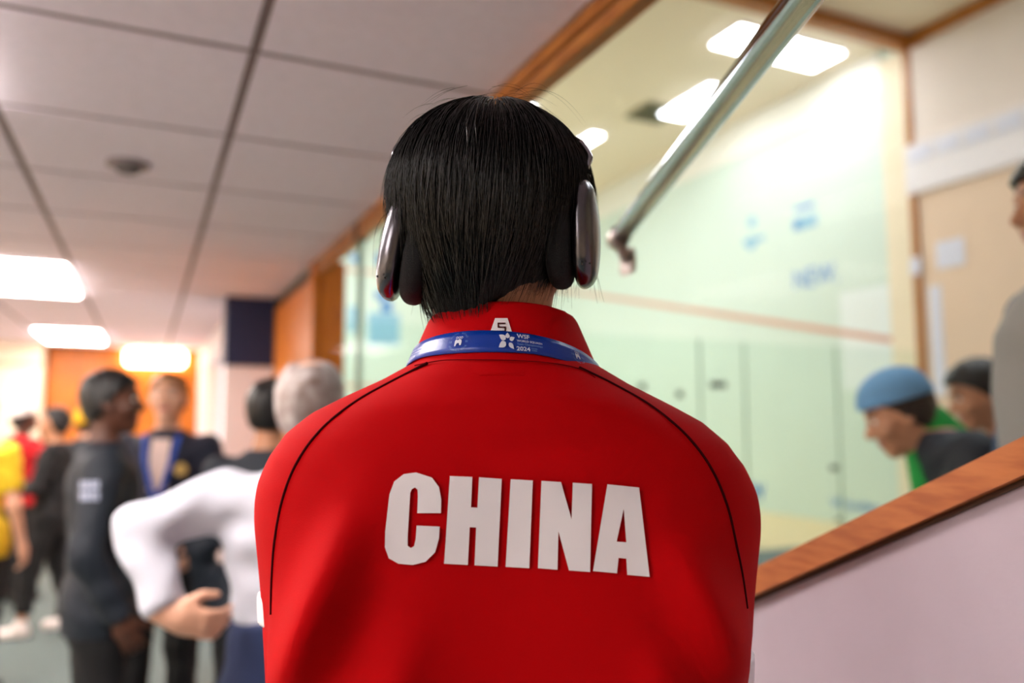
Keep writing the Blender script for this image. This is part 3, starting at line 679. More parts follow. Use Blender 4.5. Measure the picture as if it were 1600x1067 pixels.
for (lc, kk, lb) in ((lb_, kb, 'slatted bench under the man in the beanie'), (l11, k11, 'slatted bench under the dark haired spectator')):
    bh = .415 * kk
    t = tag(empty('bench', (lc[0], lc[1], ZF), FACE_LEFT - .22), lb, 'bench', 'gallery benches')
    for k in range(3): box('seat_slat', (-.4, -.2 + k * .14, bh - .03), (.4, -.08 + k * .14, bh), M_WOOD, t, .004)
    for sx in (-.36, .32):
        for sy in (-.18, .14): box('leg', (sx, sy, 0), (sx + .04, sy + .04, bh - .03), M_STEEL, t)

# =================================================================== THE PLAYER IN RED (camera-level frame: x right, y away, z above camera)
YC = 0.745; XC = -.008
sub = tag(empty('person', to_world((XC, YC, -CAM_H)), -YAW), 'black haired person in red jacket seen from behind wearing headphones', 'person')
OFF = np.array([XC, YC, -CAM_H])          # local = camera-level coords - OFF
def L(v): return np.asarray(v) - OFF
def skin_of(name, v, f, m, parent=sub, smooth=True): return link(name, pymesh(name, L(v), f), m, parent, smooth)
M_RED = mat('red_jersey', (186, 0, 8), .8, bump=.12, bscale=900, spec=.08)
M_SEAM = mat('seam_piping', (58, 2, 7), .9, spec=.05)
M_SEAM2 = mat('neck_stitching', (112, 2, 10), .9, spec=.05)
M_PRINT = mat('white_print', (244, 240, 250), .6)
HC = pix_local(767, 320, .745); HR = rotm(0, math.radians(3), math.radians(-6))     # head centre, roll to the left
HEADK = 1.10
toH = lambda P: (P - HC.astype(F)) @ HR
TAB = [(.054, .080, .094), (.048, .090, .099), (.035, .113, .105), (.018, .149, .110), (.003, .178, .113), (-.016, .201, .116), (-.036, .214, .118), (-.061, .221, .120), (-.10, .221, .122), (-.16, .211, .124), (-.24, .203, .124), (-.40, .195, .122), (-.60, .196, .125)]
XS = -.005
AR = {'L': [(-.170, YC + .012, -.085), (-.176, YC + .055, -.34), (-.05, YC + .30, -.25)], 'R': [(.163, YC + .012, -.085), (.166, YC + .055, -.315), (.06, YC + .31, -.27)]}
def seg2(P, x0, z0, x1, z1, wd):
    t = np.clip(((P[..., 0] - x0) * (x1 - x0) + (P[..., 2] - z0) * (z1 - z0)) / ((x1 - x0) ** 2 + (z1 - z0) ** 2), 0, 1)
    d2 = (P[..., 0] - x0 - t * (x1 - x0)) ** 2 + (P[..., 2] - z0 - t * (z1 - z0)) ** 2
    return np.exp(-d2 / wd ** 2) * np.sin(np.pi * np.clip(t, .04, .96)) 
def jacket_fn(P):
    P = np.stack([P[..., 0], P[..., 1], P[..., 2] + F(.022) * P[..., 0]], -1)
    d = loft(P, [(z, w_, dd, XS, YC + (.0 if z < 0 else -.0)) for z, w_, dd in TAB], 2.35)
    for S in 'LR':
        a, b, c = AR[S]; u = cone(P, a, b, .061, .054); l = cone(P, b, c, .055, .036)
        dv = np.array(c) - np.array(b); dv = (dv / np.linalg.norm(dv)).astype(F); l = smax(l, (P - np.array(c, F)) @ dv, .006)
        d = smin(d, smin(u, l, .035), .022)
    back = (P[..., 1] < YC)
    g = 0
    for x0, z0, x1, z1, wd, am in ((-.115, -.06, -.195, -.25, .022, .015), (-.07, -.14, -.13, -.36, .024, .010), (.12, -.08, .195, -.22, .024, .012), (.10, -.16, .17, -.32, .020, .009),
                                   (-.11, .012, .11, .016, .010, .003), (-.07, -.008, .10, -.002, .010, .0025), (-.05, -.20, -.09, -.40, .022, .006), (.08, -.2, .10, -.4, .022, .005), (-.02, -.03, .12, -.045, .012, .0025)):
        g = g + am * seg2(P, x0, z0, x1, z1, wd)
    hol = .012 * np.exp(-((P[..., 0] - .0) / .075) ** 2) * np.clip((.02 - P[..., 2]) / .12, 0, 1)      # spine hollow
    d = d - np.where(back, 2.3 * g - hol, 0) * .9
    return smax(d, -.60 - P[..., 2], .01)
CA = (.0, YC - .012)     # collar axis (x, y)
def collar_fn(P):
    cx = -.0085; cy = YC - .012; z = P[..., 2]; zt = .101 - .16 * (P[..., 1] - (YC - .075))
    r = np.interp(z, [.02, .045, .09, .12], [.100, .088, .069, .064]).astype(F)
    k = np.sqrt((P[..., 0] - cx) ** 2 + ((P[..., 1] - cy) * .98) ** 2)
    d = (k - r) * .93
    inner = (k - (r - .009)) * .93
    d = smax(d, z - zt, .004)
    d = np.maximum(d, -np.maximum(inner, .06 - z))
    return np.maximum(d, .036 - z)
def red_fn(P): return smin(jacket_fn(P), collar_fn(P), .012)
v, f = nets(jacket_fn, (-.29, .56, -.63), (.29, 1.15, .13), .0048); v = relax(v, f, 1)
jacket = skin_of('jacket', v, f, M_RED)
v, f = nets(collar_fn, (-.13, YC - .13, .0), (.12, YC + .12, .13), .0026); skin_of('collar', relax(v, f, 1), f, M_RED, jacket)
jacket['label'] = 'red team jacket with white lettering on the back'
# body under the clothes: head, neck, torso, arms, hands, legs
def sub_body(P):
    d = loft(P, [(.02, .10, .07, XS, YC), (-.06, .185, .095, XS, YC), (-.2, .17, .105, XS, YC), (-.45, .15, .10, XS, YC), (-.72, .16, .105, XS, YC)], 2.3)
    for S, sx in (('L', -1), ('R', 1)):
        a, b, c = AR[S]; d = smin(d, smin(cone(P, a, b, .048, .040), cone(P, b, c, .042, .028), .03), .03)
        d = smin(d, smin(cone(P, (sx * .095, YC, -.64), (sx * .105, YC + .015, -1.05), .085, .058), cone(P, (sx * .105, YC + .015, -1.05), (sx * .11, YC - .03, -1.46), .056, .04), .03), .03)
    return smin(d, cone(P, (-.0085, YC + .0, .0), (-.012, YC + .0, .14), .050, .047), .02)
parts = []
v, f = nets(sub_body, (-.3, .5, -1.52), (.3, 1.15, .2), .013); parts.append((v, f, 0))
v, f = nets(lambda Q: smin(head_fn(Q * F(1.16) + np.array([0, 0, .046], F)), cone(Q, (.014, .0, -.15), (.004, .0, -.06), .051, .050), .03), (-.1, -.13, -.16), (.1, .13, .13), .004); parts.append((v @ HR.T + HC, f, 0))
for S, sd in (('L', 1), ('R', -1)):
    b, c = np.array(AR[S][1]), np.array(AR[S][2]); z = (c - b) / np.linalg.norm(c - b); y = np.array([0, 0, -1.]); y -= z * (y @ z); y /= np.linalg.norm(y); x = np.cross(y, z)
    v, f = nets(lambda Q: hand_fn(Q, 1 if x[1] > 0 else -1, .6), (-.09, -.06, -.05), (.09, .11, .19), .004); parts.append((v @ np.stack([x, y, z], 1).T + c, f, 0))
V, Fc, Mi = merge(parts); skin_of('body', V, Fc, SKIN2)
def trou(P):
    d = smax(loft(P, [(-.5, .175, .118, XS, YC), (-.6, .18, .122, XS, YC), (-.74, .185, .125, XS, YC)], 2.3), P[..., 2] + .52, .01)
    for sx in (-1, 1): d = smin(d, smax(smin(cone(P, (sx * .095, YC, -.66), (sx * .105, YC + .015, -1.05), .10, .078), cone(P, (sx * .105, YC + .015, -1.05), (sx * .11, YC - .03, -1.47), .078, .066), .03), -1.47 - P[..., 2], .01), .04)
    return d
v, f = nets(trou, (-.3, .55, -1.5), (.3, .95, -.48), .011); skin_of('trousers', relax(v, f, 1), f, C_BLACK)
for sx in (-1, 1):
    def sf(P): return smax(smin(cone(P, (sx * .11, YC - .05, -1.505), (sx * .13, YC + .15, -1.51), .045, .04), cone(P, (sx * .11, YC - .03, -1.5), (sx * .11, YC - .03, -1.45), .048, .044), .04), -CAM_H - P[..., 2], .005)
    v, f = nets(sf, (sx * .11 - .12, .6, -1.56), (sx * .11 + .12, 1.0, -1.38), .009); skin_of('shoe', v, f, S_WHITE)

# ---- projecting print and seams on the jacket along sight lines (they become geometry lying on the cloth)
def hit(fn, px, py, off=0.0012, t0=.45, t1=1.0):
    px = np.atleast_1d(np.asarray(px, float)); py = np.atleast_1d(np.asarray(py, float))
    D = np.stack([(px - 800) / FPX, CP - (533.5 - py) / FPX * SP, SP + (533.5 - py) / FPX * CP], -1)
    t = np.full(len(px), t0)
    for _ in range(70): t = np.minimum(t + .6 * (fn((D * t[:, None]).astype(F)) - off), t1)
    return D * t[:, None]
def tess(poly, hole=None, step=9.0):
    """2D polygon (pixel coords) -> finely cut faces"""
    cu = bpy.data.curves.new('glyph', 'CURVE'); cu.dimensions = '2D'; cu.fill_mode = 'FRONT'
    for pl_ in [poly] + ([hole] if hole else []):
        s_ = cu.splines.new('POLY'); s_.points.add(len(pl_) - 1); s_.use_cyclic_u = True
        for i, (x, y) in enumerate(pl_): s_.points[i].co = (x, y, 0, 1)
    o = bpy.data.objects.new('glyph', cu); COL.objects.link(o); bpy.context.view_layer.update()
    me = bpy.data.meshes.new_from_object(o.evaluated_get(bpy.context.evaluated_depsgraph_get())); bpy.data.objects.remove(o)
    bm = bmesh.new(); bm.from_mesh(me); bmesh.ops.remove_doubles(bm, verts=bm.verts[:], dist=1e-4)
    xs_ = [q[0] for q in poly]; ys_ = [q[1] for q in poly]
    for k, (lo_, hi_) in enumerate(((min(xs_), max(xs_)), (min(ys_), max(ys_)))):
        c = lo_ + step
        while c < hi_:
            n_ = Vector((1, 0, 0)) if k == 0 else Vector((0, 1, 0)); bmesh.ops.bisect_plane(bm, geom=bm.verts[:] + bm.edges[:] + bm.faces[:], plane_co=n_ * c, plane_no=n_); c += step
    bm.verts.index_update(); v_ = np.array([q.co[:2] for q in bm.verts]); f_ = [[q.index for q in fc.verts] for fc in bm.faces]; bm.free(); return v_, f_
def facing(me):
    """turn every face of a print towards the camera"""
    bm = bmesh.new(); bm.from_mesh(me); bm.normal_update()
    c = Vector(L((0, 0, 0)))
    fl = [q for q in bm.faces if q.normal.dot(c - q.calc_center_median()) < 0]
    bmesh.ops.reverse_faces(bm, faces=fl); bm.to_mesh(me); bm.free()
Zc = lambda pts: [(400 + x / 2, 560 + y / 2) for x, y in pts]
GL = [([(578, 483), (579, 440), (572, 402), (550, 372), (500, 356), (462, 361), (432, 384), (417, 425), (404, 540), (403, 590), (415, 624), (445, 641), (490, 645), (530, 635), (560, 605), (572, 562), (574, 525), (502, 522), (499, 565), (494, 586), (484, 592), (474, 585), (474, 560), (482, 420), (487, 408), (497, 403), (505, 410), (506, 430), (504, 483)], None),
      ([(606, 367), (676, 370), (672, 465), (692, 466), (697, 371), (768, 376), (755, 650), (683, 646), (688, 528), (668, 527), (662, 645), (588, 641)], None),
      ([(796, 377), (865, 381), (854, 655), (780, 651)], None),
      ([(892, 382), (953, 386), (986, 502), (990, 388), (1050, 392), (1044, 667), (978, 662), (945, 540), (942, 660), (881, 655)], None),
      ([(1098, 393), (1197, 403), (1230, 682), (1160, 676), (1157, 625), (1133, 623), (1128, 671), (1053, 664)], [(1149, 470), (1157, 574), (1127, 572)])]
for pg, hl in GL:
    v_, f_ = tess(Zc(pg), Zc(hl) if hl else None)
    o = skin_of('back_letter', hit(jacket_fn, v_[:, 0], v_[:, 1], .0022), f_, M_PRINT, jacket); facing(o.data)
def spl(pts, n=60):
    P = np.array(pts, float); t = np.arange(len(P)); tt = np.linspace(0, len(P) - 1, n); out = []
    for q in tt:
        i = min(int(q), len(P) - 2); u = q - i; p0, p1, p2, p3 = P[max(i - 1, 0)], P[i], P[i + 1], P[min(i + 2, len(P) - 1)]
        out.append(.5 * (2 * p1 + (p2 - p0) * u + (2 * p0 - 5 * p1 + 4 * p2 - p3) * u * u + (3 * p1 - p0 - 3 * p2 + p3) * u ** 3))
    return np.array(out)
for pts in ([(668, 567), (610, 597), (555, 628), (505, 668), (468, 716), (444, 772), (430, 840), (425, 905), (424, 960)], [(905, 574), (960, 601), (1020, 636), (1072, 680), (1110, 730), (1136, 790), (1150, 850), (1160, 900), (1167, 950)], [(648, 571), (690, 563), (740, 562), (800, 563), (860, 567), (905, 576), (930, 590)]):
    c = spl(pts); h_ = hit(red_fn, c[:, 0], c[:, 1], .0)
    link('seam', tube_mesh('seam', L(h_), .0013 if pts[0][0] != 648 else .0005, 6), M_SEAM if pts[0][0] != 648 else M_SEAM2, jacket, True)
# white sleeve bands
for S, z0, z1 in (('L', -.185, -.158), ('R', -.243, -.216)):
    a, b, c = AR[S]
    def bf(P): return smax(smax(cone(P, a, b, .0675, .0605), P[..., 2] - z1, .002), z0 - P[..., 2], .002)
    v, f = nets(bf, (min(a[0], b[0]) - .08, YC - .08, z0 - .01), (max(a[0], b[0]) + .08, YC + .13, z1 + .01), .004); skin_of('sleeve_band', v, f, M_PRINT, jacket)
# collar emblem: white trapezoid with a squared S
v_, f_ = tess([(773.5, 497), (793, 497), (800, 519), (766, 519)], None, 5); o = skin_of('collar_emblem', hit(red_fn, v_[:, 0], v_[:, 1], .0012), f_, M_PRINT, jacket); facing(o.data)
v_, f_ = tess([(777.5, 504), (790, 504), (790, 506), (779.5, 506), (779.5, 510), (790.5, 510), (790.5, 518.3), (776, 518.3), (776, 516.3), (788.3, 516.3), (788.3, 512), (777.5, 512)], None, 5)
o = skin_of('collar_emblem_letter', hit(red_fn, v_[:, 0], v_[:, 1], .0020), f_, M_SEAM, jacket); facing(o.data)

# ---- lanyard
lan = tag(empty('lanyard', to_world((XC, YC, -CAM_H)), -YAW), 'blue printed lanyard around the red collar', 'lanyard')
TOP = spl([(630, 556), (651, 541), (671, 527), (695, 521), (719, 518.5), (766, 518), (814, 520), (837, 522), (861, 528), (885, 538), (909, 550), (925, 560), (940, 574)], 90)
BOT = spl([(622, 577), (637, 566.5), (665, 556), (695, 552), (719, 551), (766, 549.5), (814, 551), (837, 553), (861, 556), (885, 561), (909, 569), (923, 577), (937, 590)], 90)
CX, CYy = -.0085, YC - .012
def cone_fn(P): return (np.sqrt((P[..., 0] - CX) ** 2 + ((P[..., 1] - CYy) * .98) ** 2) - np.interp(P[..., 2], [.02, .045, .09, .12], [.100, .088, .069, .064])) * .93
def rad_cast(th, z, off):
    """outermost point of collar/jacket at angle th (0 = back) and height z, pushed out by off"""
    th = np.asarray(th, float); z = np.asarray(z, float)
    D = np.stack([np.sin(th), -np.cos(th)], -1); r = np.full(th.shape, .17)
    for _ in range(60):
        P = np.stack([CX + D[..., 0] * r, CYy + D[..., 1] * r, z], -1).astype(F); r = r - .6 * (cone_fn(P) - off)
    return np.stack([CX + D[..., 0] * r, CYy + D[..., 1] * r, z], -1)
# edge heights as functions of angle, taken on the collar
def edge(E):
    e = E[5:-5]; h_ = hit(cone_fn, e[:, 0], e[:, 1], .002); ok = np.hypot(h_[:, 0] - CX, h_[:, 1] - CYy) < .125
    h_ = h_[ok]; th = np.arctan2(h_[:, 0] - CX, -(h_[:, 1] - CYy)); k = np.argsort(th); c = np.polyfit(th[k], h_[k][:, 2], 4); return c, th.min(), th.max()
cT, _, _ = edge(TOP); cB, _, _ = edge(BOT)
def zt_(th): t = np.clip(th, -1.15, 1.15); return np.polyval(cT, t) - .018 * np.maximum(np.abs(th) - 1.15, 0)
def zb_(th): t = np.clip(th, -1.15, 1.15); return np.minimum(np.polyval(cB, t), np.polyval(cT, t) - .0165) - .018 * np.maximum(np.abs(th) - 1.15, 0)
def lan_pt(th, u, off): return rad_cast(th, zb_(th) + (zt_(th) - zb_(th)) * u, off)
n = 121; ths = np.linspace(-2.2, 2.2, n); rows = [lan_pt(ths, np.full(n, u), .0022) for u in np.linspace(0, 1, 5)]
V = np.concatenate(rows); Fq = [(j * n + i, j * n + i + 1, (j + 1) * n + i + 1, (j + 1) * n + i) for j in range(4) for i in range(n - 1)]
o = link('lanyard_band', pymesh('lanyard_band', L(V), Fq), mat('lanyard_satin', (5, 56, 165), .3, bump=.1, bscale=900), lan, True)
sm = o.modifiers.new('thick', 'SOLIDIFY'); sm.thickness = .0012
# front straps and card (hidden side)
for sx in (-1, 1):
    z_ = np.linspace(float(zb_(np.array(2.2))) + .006, -.24, 10); x_ = np.linspace(.075, .012, 10) * sx; P = np.stack([x_, np.full(10, 1.05), z_], -1)
    y = np.full(10, 1.1)
    for _ in range(60): y = y - .6 * (red_fn(np.stack([x_, y, z_], -1).astype(F)) - .003)
    strap('lanyard_strap', L(np.stack([x_, y, z_], -1)), .018, MATS['lanyard_satin'], lan)
box('lanyard_card', tuple(L((-.04, y[-1], -.36))), tuple(L((.04, y[-1] + .003, -.24))), M_PAPER, lan)
# print on the lanyard: map pixel positions near the band to (angle, u)
def px_th(px): # angle for an image x on the band centre line
    t = np.linspace(-1.3, 1.3, 261); p = lan_pt(t, np.full(261, .5), .003); d = p[:, 1] * CP + p[:, 2] * SP; return np.interp(px, 800 + FPX * p[:, 0] / d, t)
M_LPRINT = mat('lanyard_print', (222, 226, 244), .6); M_LPALE = mat('lanyard_print_pale', (112, 150, 214), .6)
def lan_print(v, f, px0, px1, u0, u1, m, name):
    v = np.asarray(v, float); mn, mx = v.min(0), v.max(0); q = (v - mn) / (mx - mn); th = px_th(px0 + q[:, 0] * (px1 - px0))
    p = lan_pt(th, u0 + q[:, 1] * (u1 - u0), .0036); o = link(name, pymesh(name, L(p), f), m, lan); facing(o.data); return o
for s_, a_, b_, u0, u1, m in (('WSF', 808, 828, .70, .91, M_LPRINT), ('WORLD SQUASH', 807.5, 847, .50, .62, M_LPRINT), ('Team Championships', 807.5, 847, .33, .46, M_LPALE), ('2024', 806.5, 827, .08, .29, M_LPRINT), ('HONG KONG', 829, 838, .20, .27, M_LPALE), ('CHINA', 829, 837, .10, .17, M_LPALE)):
    v_, f_ = text_mesh(s_, bold=.022); lan_print(v_, f_, a_, b_, u0, u1, m, 'lanyard_lettering')
# five-petal flower
def petal(cx, cy, ang, ln_, wd):
    t = np.linspace(0, 1, 9); up = [(ln_ * q, wd * math.sin(math.pi * q ** .7) * .5) for q in t]; dn = [(ln_ * q, -wd * math.sin(math.pi * q ** .7) * .5) for q in t[::-1][1:-1]]
    return [(cx + x * math.cos(ang) - y * math.sin(ang), cy + x * math.sin(ang) + y * math.cos(ang)) for x, y in up + dn]
vv, ff = [], []
for k, (ang, ln_, wd) in enumerate(((90, 8, 7), (25, 9, 6), (-50, 11, 6.5), (215, 13, 9), (150, 12, 8))):
    a_ = math.radians(ang); p_ = petal(3.4 * math.cos(a_), 3.4 * math.sin(a_), a_, ln_, wd); ff.append(list(range(len(vv), len(vv) + len(p_)))); vv += p_
lan_print(vv, ff, 779.5, 804.5, .14, .93, M_LPRINT, 'lanyard_flower')
# round crests with ring lettering
def crest(x0, x1, u0, u1):
    vv, ff = [], []
    for word, a0, sg in (('HONG KONG', 150, -1), ('FOOTBALL CLUB', 210, 1)):
        for i, ch in enumerate(word):
            if ch == ' ': continue
            v_, f_ = text_mesh(ch, 2.9); a_ = math.radians(a0 + sg * i * 120 / (len(word) - 1)); rr = 10.5
            ro = a_ - math.pi / 2 if sg < 0 else a_ + math.pi / 2; n0 = len(vv)
            for x, y in v_ - np.array([v_[:, 0].mean(), v_[:, 1].mean()]): vv.append((rr * math.cos(a_) + x * math.cos(ro) - y * math.sin(ro), rr * math.sin(a_) + x * math.sin(ro) + y * math.cos(ro)))
            ff += [[n0 + q for q in p_] for p_ in f_]
    lan_print(vv, ff, x0, x1, u0, u1, M_LPALE, 'lanyard_crest_lettering')
    body = [(-5, 1), (-4, 3.2), (-1, 2.2), (1, 3.4), (4, 2.6), (5, 0), (4.5, -4), (2.5, -4), (1.5, -1.5), (-.5, -1.2), (-2, -2), (-3, -5), (-4.5, -5)]
    rings = []
    v2, f2 = list(body), [list(range(len(body)))]
    for cx in (-2.6, 1.0, 4.2):
        n0 = len(v2)
        for k in range(10): a_ = 2 * math.pi * k / 10; v2 += [(cx + 1.7 * math.cos(a_), 5.2 + 1.5 * math.sin(a_)), (cx + 1.1 * math.cos(a_), 5.2 + .9 * math.sin(a_))]
        f2 += [[n0 + 2 * k, n0 + 2 * ((k + 1) % 10), n0 + 2 * ((k + 1) % 10) + 1, n0 + 2 * k + 1] for k in range(10)]
    c = (x0 + x1) / 2; hw_ = (x1 - x0) / 2
    lan_print(v2, f2, c - hw_ * .42, c + hw_ * .42, u0 + (u1 - u0) * .26, u0 + (u1 - u0) * .78, M_LPRINT, 'lanyard_crest')
    for w_, a_ in (('18', x0 - .5), ('86', x1 - 3.5)):
        v_, f_ = text_mesh(w_); lan_print(v_, f_, a_, a_ + 4, .46, .56, M_LPALE, 'lanyard_crest_lettering')
crest(703, 731, .08, .94); crest(893, 911, .12, .9)
for k, (s_, u0, u1) in enumerate((('WSF', .72, .92), ('WORLD SQUASH', .5, .62), ('Team Championships', .34, .45), ('2024', .1, .28))):
    v_, f_ = text_mesh(s_); lan_print(v_, f_, 645, 653 if k in (0, 3) else 660, u0, u1, M_LPRINT, 'lanyard_lettering')

# ---- hair: shaped cap of hair with strands on top
HT = [(-.125, .040, .055), (-.105, .050, .066), (-.09, .056, .074), (-.076, .060, .083), (-.047, .068, .098), (-.018, .080, .104), (-.004, .087, .1055), (.012, .0895, .106)]
def hair_fn(Q):
    z = Q[..., 2]; up = ell(Q, (0, 0, .010), (.0895, .106, .080))
    t = np.array(HT); w_ = np.interp(z, t[:, 0], t[:, 1]).astype(F); d_ = np.interp(z, t[:, 0], t[:, 2]).astype(F)
    lowr = (np.sqrt((Q[..., 0] / w_) ** 2 + (Q[..., 1] / d_) ** 2) - 1) * np.minimum(w_, d_)
    d = np.where(z > .012, up, lowr); d = np.maximum(d, -.118 + .75 * np.clip(Q[..., 0] + .005, 0, .045) - z)
    fr = np.interp(Q[..., 1], [-.13, -.035, -.015, .005, .03, .06, .075, .13], [-.13, -.125, -.10, -.01, .0, .03, .045, .05]).astype(F)
    return smax(d, fr - z, .006)
v, f = nets(lambda Q: hair_fn(Q) + .003 + .0012 * np.sin(np.arctan2(Q[..., 0], -Q[..., 1]) * 46 + 5 * np.sin(Q[..., 2] * 50)), (-.12, -.13, -.13), (.12, .13, .12), .004)
M_HAIR = mat('subject_hair', (7, 6, 7), .27, spec=.55)
base = skin_of('hair', v @ HR.T + HC, f, mat('hair_under', (10, 9, 10), .6, spec=.3))
N = 7500; ST = 11
crown = np.array([.004, -.035, .088])
u1_ = RNG.random(N); az = RNG.random(N) * 2 * np.pi; pol = np.arccos(1 - u1_ * 1.25)
Pn = np.stack([np.sin(pol) * np.sin(az) * .0895, -np.cos(az) * np.sin(pol) * .106, .010 + np.cos(pol) * .080], -1)
keep = (Pn[:, 1] < .05) | (Pn[:, 2] > .05); Pn = Pn[keep]; N = len(Pn)
nn = 3200; zz = RNG.uniform(-.085, .0, nn); aa = RNG.uniform(-1.7, 1.7, nn); t_ = np.array(HT)
low = np.stack([np.interp(zz, t_[:, 0], t_[:, 1]) * np.sin(aa), -np.interp(zz, t_[:, 0], t_[:, 2]) * np.cos(aa), zz], -1)
low = low[~((low[:, 0] > .012) & (low[:, 2] < -.055 + .3 * (low[:, 0] - .05)))]; nn = len(low)
Pn = np.concatenate([Pn, low]); N = len(Pn); is_low = np.arange(N) >= N - nn
def grad(fn, P, e=.0015):
    g = np.stack([fn(P + np.eye(3)[i] * e) - fn(P - np.eye(3)[i] * e) for i in range(3)], -1); return g / (np.linalg.norm(g, axis=1)[:, None] + 1e-9)
off = RNG.random(N) ** 2 * .0045 + .0004
step = (RNG.random(N) * .6 + .55) * np.where(is_low, .0042, .0095)
dirn = Pn - crown; dirn /= np.linalg.norm(dirn, axis=1)[:, None] + 1e-6; dirn[is_low] = (0, 0, -1.)
sway = RNG.normal(0, .22, (N, 3)); path = []
P = Pn.copy()
for k in range(ST):
    g = grad(hair_fn, P); s_ = hair_fn(P); P = P + g * np.where(s_ < off, off - s_, np.where(k < 3, (off - s_) * .6, 0))[:, None]
    path.append(P.copy())
    dirn = dirn * .72 + np.array([0, 0, -.30]) + sway * .10 + RNG.normal(0, .03, (N, 3))
    g = grad(hair_fn, P); dd = dirn - g * np.minimum((dirn * g).sum(1), 9)[:, None] * np.where(hair_fn(P) < off + .002, 1, .25)[:, None]
    dd /= np.linalg.norm(dd, axis=1)[:, None] + 1e-6; dirn = dd; P = P + dd * step[:, None]
path = np.stack(path, 1)     # N, ST, 3
def strands(path, r0):
    N, S_, _ = path.shape; T = np.gradient(path, axis=1); T /= np.linalg.norm(T, axis=2)[..., None] + 1e-9
    ref = np.array([.3, .8, .52]); A_ = np.cross(T, ref); A_ /= np.linalg.norm(A_, axis=2)[..., None] + 1e-9; B_ = np.cross(T, A_)
    r = (r0[:, None] * np.interp(np.linspace(0, 1, S_), [0, .3, 1], [.8, 1, .12])[None])[..., None]
    rg = [path + r * (math.cos(a) * A_ + math.sin(a) * B_) for a in (0, 2.094, 4.189)]
    V = np.stack(rg, 2).reshape(-1, 3); i = np.arange(N)[:, None, None] * S_ * 3; j = np.arange(S_ - 1)[None, :, None] * 3; k = np.arange(3)[None, None, :]
    a = i + j + k; b = i + j + (k + 1) % 3; Fq = np.stack([a, b, b + 3, a + 3], -1).reshape(-1, 4); return V, Fq
V1, F1 = strands(path, RNG.random(N) * .0003 + .00032)
# flyaway hairs over the crown on the right
fl = []
for k in range(16):
    x0 = RNG.uniform(-.01, .03); a0 = np.array([x0, RNG.uniform(-.06, .0), .089]); ln_ = RNG.uniform(.03, .075); hgt = RNG.uniform(.004, .012)
    t = np.linspace(0, 1, ST); fl.append(np.stack([a0[0] + t * ln_, a0[1] + t * RNG.uniform(-.02, .02), a0[2] + hgt * np.sin(t * 2.2) - t ** 2 * ln_ * RNG.uniform(.25, .7)], -1))
for k in range(14):
    x0 = RNG.uniform(-.06, -.01); t = np.linspace(0, 1, ST); ln_ = RNG.uniform(.02, .04); fl.append(np.stack([x0 - t * ln_, np.full(ST, RNG.uniform(-.06, 0)), .010 + .082 * np.sqrt(np.maximum(0, 1 - (x0 / .0965) ** 2)) + .004 * np.sin(t * 3) - t * ln_ * .55], -1))
V2, F2 = strands(np.array(fl), np.full(len(fl), .00016))
V = np.concatenate([V1, V2]); Fq = np.concatenate([F1, F2 + len(V1)])
hs = skin_of('hair_strands', V @ HR.T + HC, Fq, M_HAIR, base); hs['kind'] = 'stuff'

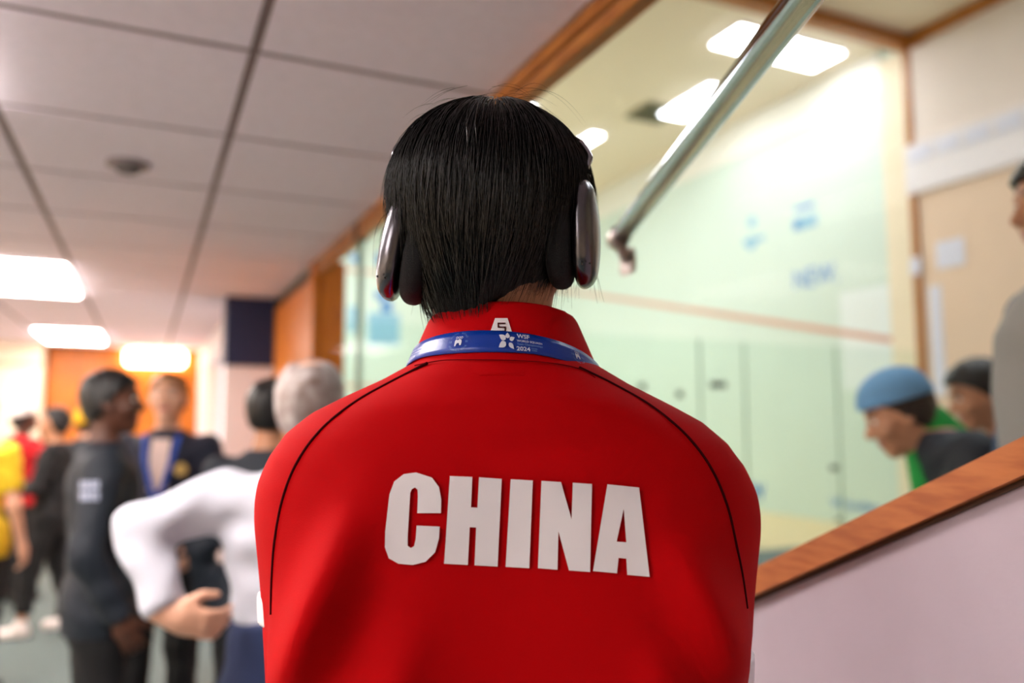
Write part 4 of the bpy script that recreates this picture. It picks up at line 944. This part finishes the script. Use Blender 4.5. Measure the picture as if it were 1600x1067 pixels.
# ---- headphones
hp = tag(empty('headphones', to_world(HC), -YAW), 'dark silver over-ear headphones worn over black hair', 'headphones')
def HL(Q): return (np.asarray(Q) @ HR.T.astype(float))          # head frame -> headphone local (parent at head centre)
M_ALU = mat('anodised_aluminium', (104, 102, 108), .27, 1.0); M_CUSH = mat('ear_cushion_mesh', (22, 22, 26), .85, bump=.5, bscale=900); M_BLK = mat('black_plastic', (14, 14, 15), .4)
def cup(sx, cz, cx, tilt, yaw, cy):
    R_ = rotm(0, math.radians(tilt), math.radians(yaw)).astype(float)
    def shell(Q):   # x = outward thickness, y depth, z tall
        q = np.abs(Q) ; e = (np.abs(Q[..., 1] / .033) ** 2.7 + np.abs(Q[..., 2] / .0435) ** 2.7) ** (1 / 2.7)
        d = (e - 1) * .033
        return smax(smax(d, Q[..., 0] * sx - .0115 + .006 * e ** 2, .010), -Q[..., 0] * sx - .0095, .008)
    def cush(Q):
        e = (np.abs(Q[..., 1] / .035) ** 2.5 + np.abs((Q[..., 2] - .0) / .043) ** 2.5) ** (1 / 2.5)
        x = Q[..., 0] * sx + .0205
        return smax(smax((e - 1) * .034, np.abs(x) - .010, .010), -((e - .5) * .034), .006)
    c = np.array([cx, cy, cz]); R_ = R_ * 1.12
    for nm, fn, m in (('ear_cup', shell, M_ALU), ('ear_cushion', cush, M_CUSH)):
        v, f = nets(fn, (-.045, -.05, -.055), (.045, .05, .055), .0026); v = relax(v, f, 2); o = link(nm, pymesh(nm, HL(v @ R_.T + c), f), m, hp, True)
        if nm == 'ear_cup': cupo = o
    for k in range(2):
        q = np.array([sx * .0005, -.028 + .0015 * k, -.0335 - .003 * k]); q = np.array([sx * (.004 - .006 * k), -.0305, -.030]); 
        link('cup_port', tube_mesh('cup_port', HL(np.array([q + (0, .001, 0), q - (0, .0012, 0)]) @ R_.T + c), .0009, 8), M_BLK, cupo)
    top = np.array([sx * -.001, 0, .0425]) @ R_.T + c
    link('stem_socket', tube_mesh('stem_socket', HL(np.array([top - (0, 0, .003), top + np.array([0, 0, .006])])), .0062, 12), M_BLK, hp, True)
    return top
tL = cup(-1, -.050, -.0800, 8, 7, -.030); tR = cup(1, -.032, .0905, -4, -3, -.028)
t = np.linspace(0, 1, 12)
apx = np.array([0, .035, .085])
for tp, sx in ((tL, -1), (tR, 1)):
    pth = spl([tp, tp + np.array([sx * .0025, .002, .014]), np.array([sx * .0905, -.018, .042]), np.array([sx * .0815, -.010, .058])], 20)
    link('stem', tube_mesh('stem', HL(pth), .0027, 12), M_CHROME, hp, True)
    pth = spl([pth[-1], np.array([sx * .064, .004, .0715]), np.array([sx * .04, .02, .080]), apx], 14); link('headband', tube_mesh('headband', HL(pth), .0022, 12), M_BLK, hp, True)
